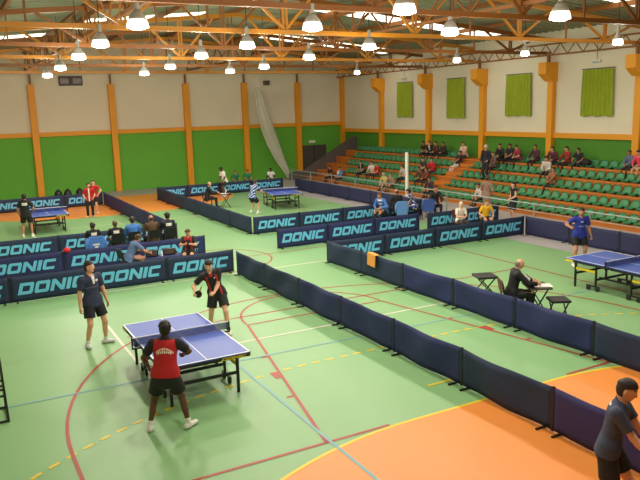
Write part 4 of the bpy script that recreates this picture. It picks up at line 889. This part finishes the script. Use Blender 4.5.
# spectators: row, y, label, top, bottom, hair, skin, extra
SP = [(1, 28.2, 'spectator in dark jacket in the lowest row nearest the far end of the stand', (40, 36, 40), (40, 40, 48), (36, 28, 24), 'tan', {}),
      (1, 26.9, 'spectator in blue and white shirt in the lowest row near the far end', (88, 128, 190), (34, 36, 44), (44, 34, 28), 'tan', {'paint': [(WHT, lambda u, v, w: (v > .3) & (u > 0))]}),
      (2, 25.5, 'spectator in black jacket over white shirt in the second row, far part of the stand', (26, 26, 30), (24, 24, 28), (30, 24, 22), 'tan', {'paint': [(WHT, lambda u, v, w: (np.abs(u) < .045) & (w > 0))]}),
      (2, 24.4, 'spectator in white shirt beside the one in bright red in the second row', (226, 214, 208), (70, 40, 40), (60, 40, 32), 'light', {}),
      (2, 23.75, 'spectator in bright red sweater in the second row, far part of the stand', (198, 36, 34), (50, 40, 44), (40, 30, 26), 'light', {}),
      (1, 21.75, 'fair-haired spectator in pale yellow top in the lowest row', (214, 196, 120), (90, 50, 50), (206, 186, 130), 'pale', {'lean': 20}),
      (1, 21.1, 'spectator in dull brown top in the lowest row beside the fair-haired one', (150, 126, 104), (96, 76, 62), (110, 84, 62), 'light', {'lean': 16}),
      (2, 21.0, 'spectator in light grey shirt and dark trousers sitting alone left of the white post', (186, 180, 178), (34, 36, 52), (80, 64, 52), 'light', {'lean': 18, 'head': (40, 0)}),
      (5, 22.2, 'spectator in dark brown jacket at the left end of the top row group', (52, 34, 32), (40, 34, 36), (48, 34, 30), 'tan', {}),
      (5, 21.65, 'spectator in black jacket and white shirt in the top row group', (36, 30, 34), (32, 30, 34), (36, 28, 26), 'light', {'paint': [(WHT, lambda u, v, w: (np.abs(u) < .05) & (w > 0))]}),
      (5, 21.05, 'spectator in reddish brown coat in the top row group', (92, 50, 40), (44, 32, 34), (58, 38, 32), 'light', {}),
      (5, 20.4, 'spectator in dark violet-brown jacket at the right end of the top row group', (58, 40, 46), (40, 34, 38), (40, 32, 30), 'tan', {}),
      (3, 20.1, 'spectator in dark grey top in the third row beside the one in red', (60, 54, 56), (44, 40, 44), (62, 46, 38), 'light', {}),
      (3, 19.45, 'spectator in red sweater in the third row right of the white post', (188, 38, 40), (56, 50, 64), (52, 36, 30), 'light', {}),
      (2, 19.4, 'spectator in brown jacket in the second row right behind the white post', (104, 62, 44), (60, 40, 36), (70, 48, 36), 'tan', {}),
      (2, 18.85, 'spectator in orange-brown jacket in the second row right of the white post', (120, 66, 42), (56, 40, 38), (44, 32, 28), 'tan', {}),
      (1, 17.5, 'spectator in dark plum coat in the lowest row right of the white post', (64, 44, 50), (48, 38, 42), (50, 38, 34), 'tan', {}),
      (5, 18.6, 'spectator in pinkish white shirt in the top row beside the aisle', (222, 190, 176), (90, 84, 92), (84, 58, 46), 'light', {}),
      (4, 18.25, 'spectator in dark shirt and pale trousers reclining at the aisle, fourth row', (50, 40, 46), (206, 196, 192), (66, 46, 38), 'tan', {'lean': -14, 'reach': .62}),
      (4, 15.45, 'spectator in grey-brown top in the fourth row below the standing man', (124, 96, 88), (66, 50, 50), (96, 72, 54), 'light', {}),
      (5, 15.7, 'spectator in dark jacket in the top row beside the standing white-haired man', (44, 36, 40), (38, 34, 40), (64, 44, 36), 'light', {}),
      (5, 15.05, 'spectator in navy jacket in the top row, second right of the standing man', (34, 36, 48), (32, 32, 38), (34, 26, 24), 'tan', {}),
      (5, 14.45, 'spectator in crimson top in the top row, third right of the standing man', (158, 44, 66), (44, 38, 46), (38, 28, 26), 'light', {}),
      (5, 13.3, 'spectator in dark purple top sitting alone left of an orange column in the top row', (82, 40, 58), (44, 36, 42), (36, 26, 24), 'tan', {}),
      (4, 11.75, 'spectator in white top sitting in the fourth row below the orange column', (206, 196, 190), (56, 44, 50), (40, 30, 28), 'light', {'style': 'long'}),
      (3, 10.75, 'spectator in dark trousers and mustard top lying back in the third row', (150, 100, 70), (40, 32, 36), (50, 36, 30), 'tan', {'lean': -10, 'reach': .6}),
      (5, 12.15, 'spectator in dark red and blue jacket just right of the orange column, top row', (92, 44, 58), (44, 40, 52), (60, 40, 32), 'light', {}),
      (5, 11.35, 'spectator in red jacket in the middle of the three right of the orange column', (150, 46, 44), (46, 36, 42), (48, 34, 28), 'light', {}),
      (5, 10.65, 'spectator in black jacket rightmost of the three right of the orange column', (36, 34, 44), (34, 32, 38), (32, 24, 22), 'tan', {}),
      (5, 7.95, 'spectator in grey-blue shirt in the top row near the right picture edge', (96, 108, 134), (70, 50, 48), (90, 52, 40), 'tan', {}),
      (5, 7.45, 'spectator in bright pink shirt and pale shorts at the right picture edge', (226, 70, 100), (206, 190, 160), (40, 28, 26), 'light', {'legs': 'shorts'}),
      (1, 13.6, 'spectator in white and dark shirt in the lowest row beside the person in brown', (200, 190, 186), (60, 50, 54), (50, 34, 28), 'tan', {'paint': [((44, 40, 46), lambda u, v, w: v < .22)]})]
for i, (rw, y, lb, tp, bt_, hr_, sk, ex) in enumerate(SP):
    ex = dict(ex); rg = random.Random(i + 3)
    z0 = 0 if rw == 1 else SZ[rw - 1]; hz = SZ[rw] + .16 - z0; H_ = rg.uniform(1.54, 1.7)
    reach = ex.pop('reach', rg.uniform(.40, .48)); lean = ex.pop('lean', rg.uniform(4, 20)); w_ = rg.choice((.06, .14, .2))
    lg = ex.pop('legs', 'trousers')
    hz = hz * 1.75 / H_
    person((SX[rw] + .02, y - .13, z0), 270 + rg.uniform(-14, 10), lb, H=H_, vox=.0155, **SIT(z=hz, reach=reach, lean=lean, lh=(-w_, .36, hz + .1), rh=(w_, .36, hz + .1)), head=ex.pop('head', (rg.uniform(-30, 20), rg.uniform(-14, 0))),
           skin=sk, hair=hr_, style=ex.pop('style', 'short'), top=tp, sleeve='long' if rg.random() < .7 else 'tee', bottom=bt_, legs=lg, shoe=(44, 40, 40), group='spectators seated on the stand', eyes=False, **ex)
person((20.35, 14.75, SZ[3] + .0), 255, 'white-haired man in dark suit standing among the spectators of the upper rows', H=1.78, vox=.015, lh=(-.2, .2, .98), rh=(.22, .16, .9), skin='light', hair=(206, 200, 192), top=(34, 34, 44), sleeve='long', bottom=(36, 36, 46), shoe=(30, 28, 28), eyes=False)
# the bat and the ball
t = empty('table_tennis_bat', (1.0, 1.93, 1.0), 0); tag(t, 'black and red bat in the hand of the far player at the foreground table', 'bat')
t.rotation_euler = (R(25), R(0), R(62))
bl = MB(); bl.prism([(.078 * math.cos(k * math.pi / 12), .082 * math.sin(k * math.pi / 12)) for k in range(24)], lambda a, b, c: (c, a, b - .02), -.004, .004).build('blade', cmat((190, 150, 100)), t)
for s, c_ in ((-1, (24, 22, 22)), (1, (26, 24, 24))): MB().prism([(.075 * math.cos(k * math.pi / 12), .079 * math.sin(k * math.pi / 12)) for k in range(24)], lambda a, b, c: (s * (.004 + c), a, b - .018), 0, .003).build('rubber', cmat(c_), t)
MB().box(-.011, .011, -.014, .014, .05, .16).build('handle', cmat((170, 120, 80)), t, bevel=.004)

# ------------------------------------------------------------------ light and view
w = bpy.data.worlds.new('world'); SC.world = w; w.use_nodes = True
w.node_tree.nodes['Background'].inputs['Color'].default_value = (.9, .95, 1, 1); w.node_tree.nodes['Background'].inputs['Strength'].default_value = .3
SC.view_settings.view_transform = 'Standard'; SC.view_settings.look = 'None'; SC.view_settings.gamma = 1; SC.view_settings.use_curve_mapping = False
SC.view_settings.exposure = -0.12
SC.cycles.use_denoising = True; SC.cycles.max_bounces = 6; SC.cycles.diffuse_bounces = 4; SC.cycles.glossy_bounces = 2; SC.cycles.transparent_max_bounces = 12
SC.cycles.sample_clamp_indirect = 4; SC.cycles.caustics_reflective = False; SC.cycles.caustics_refractive = False
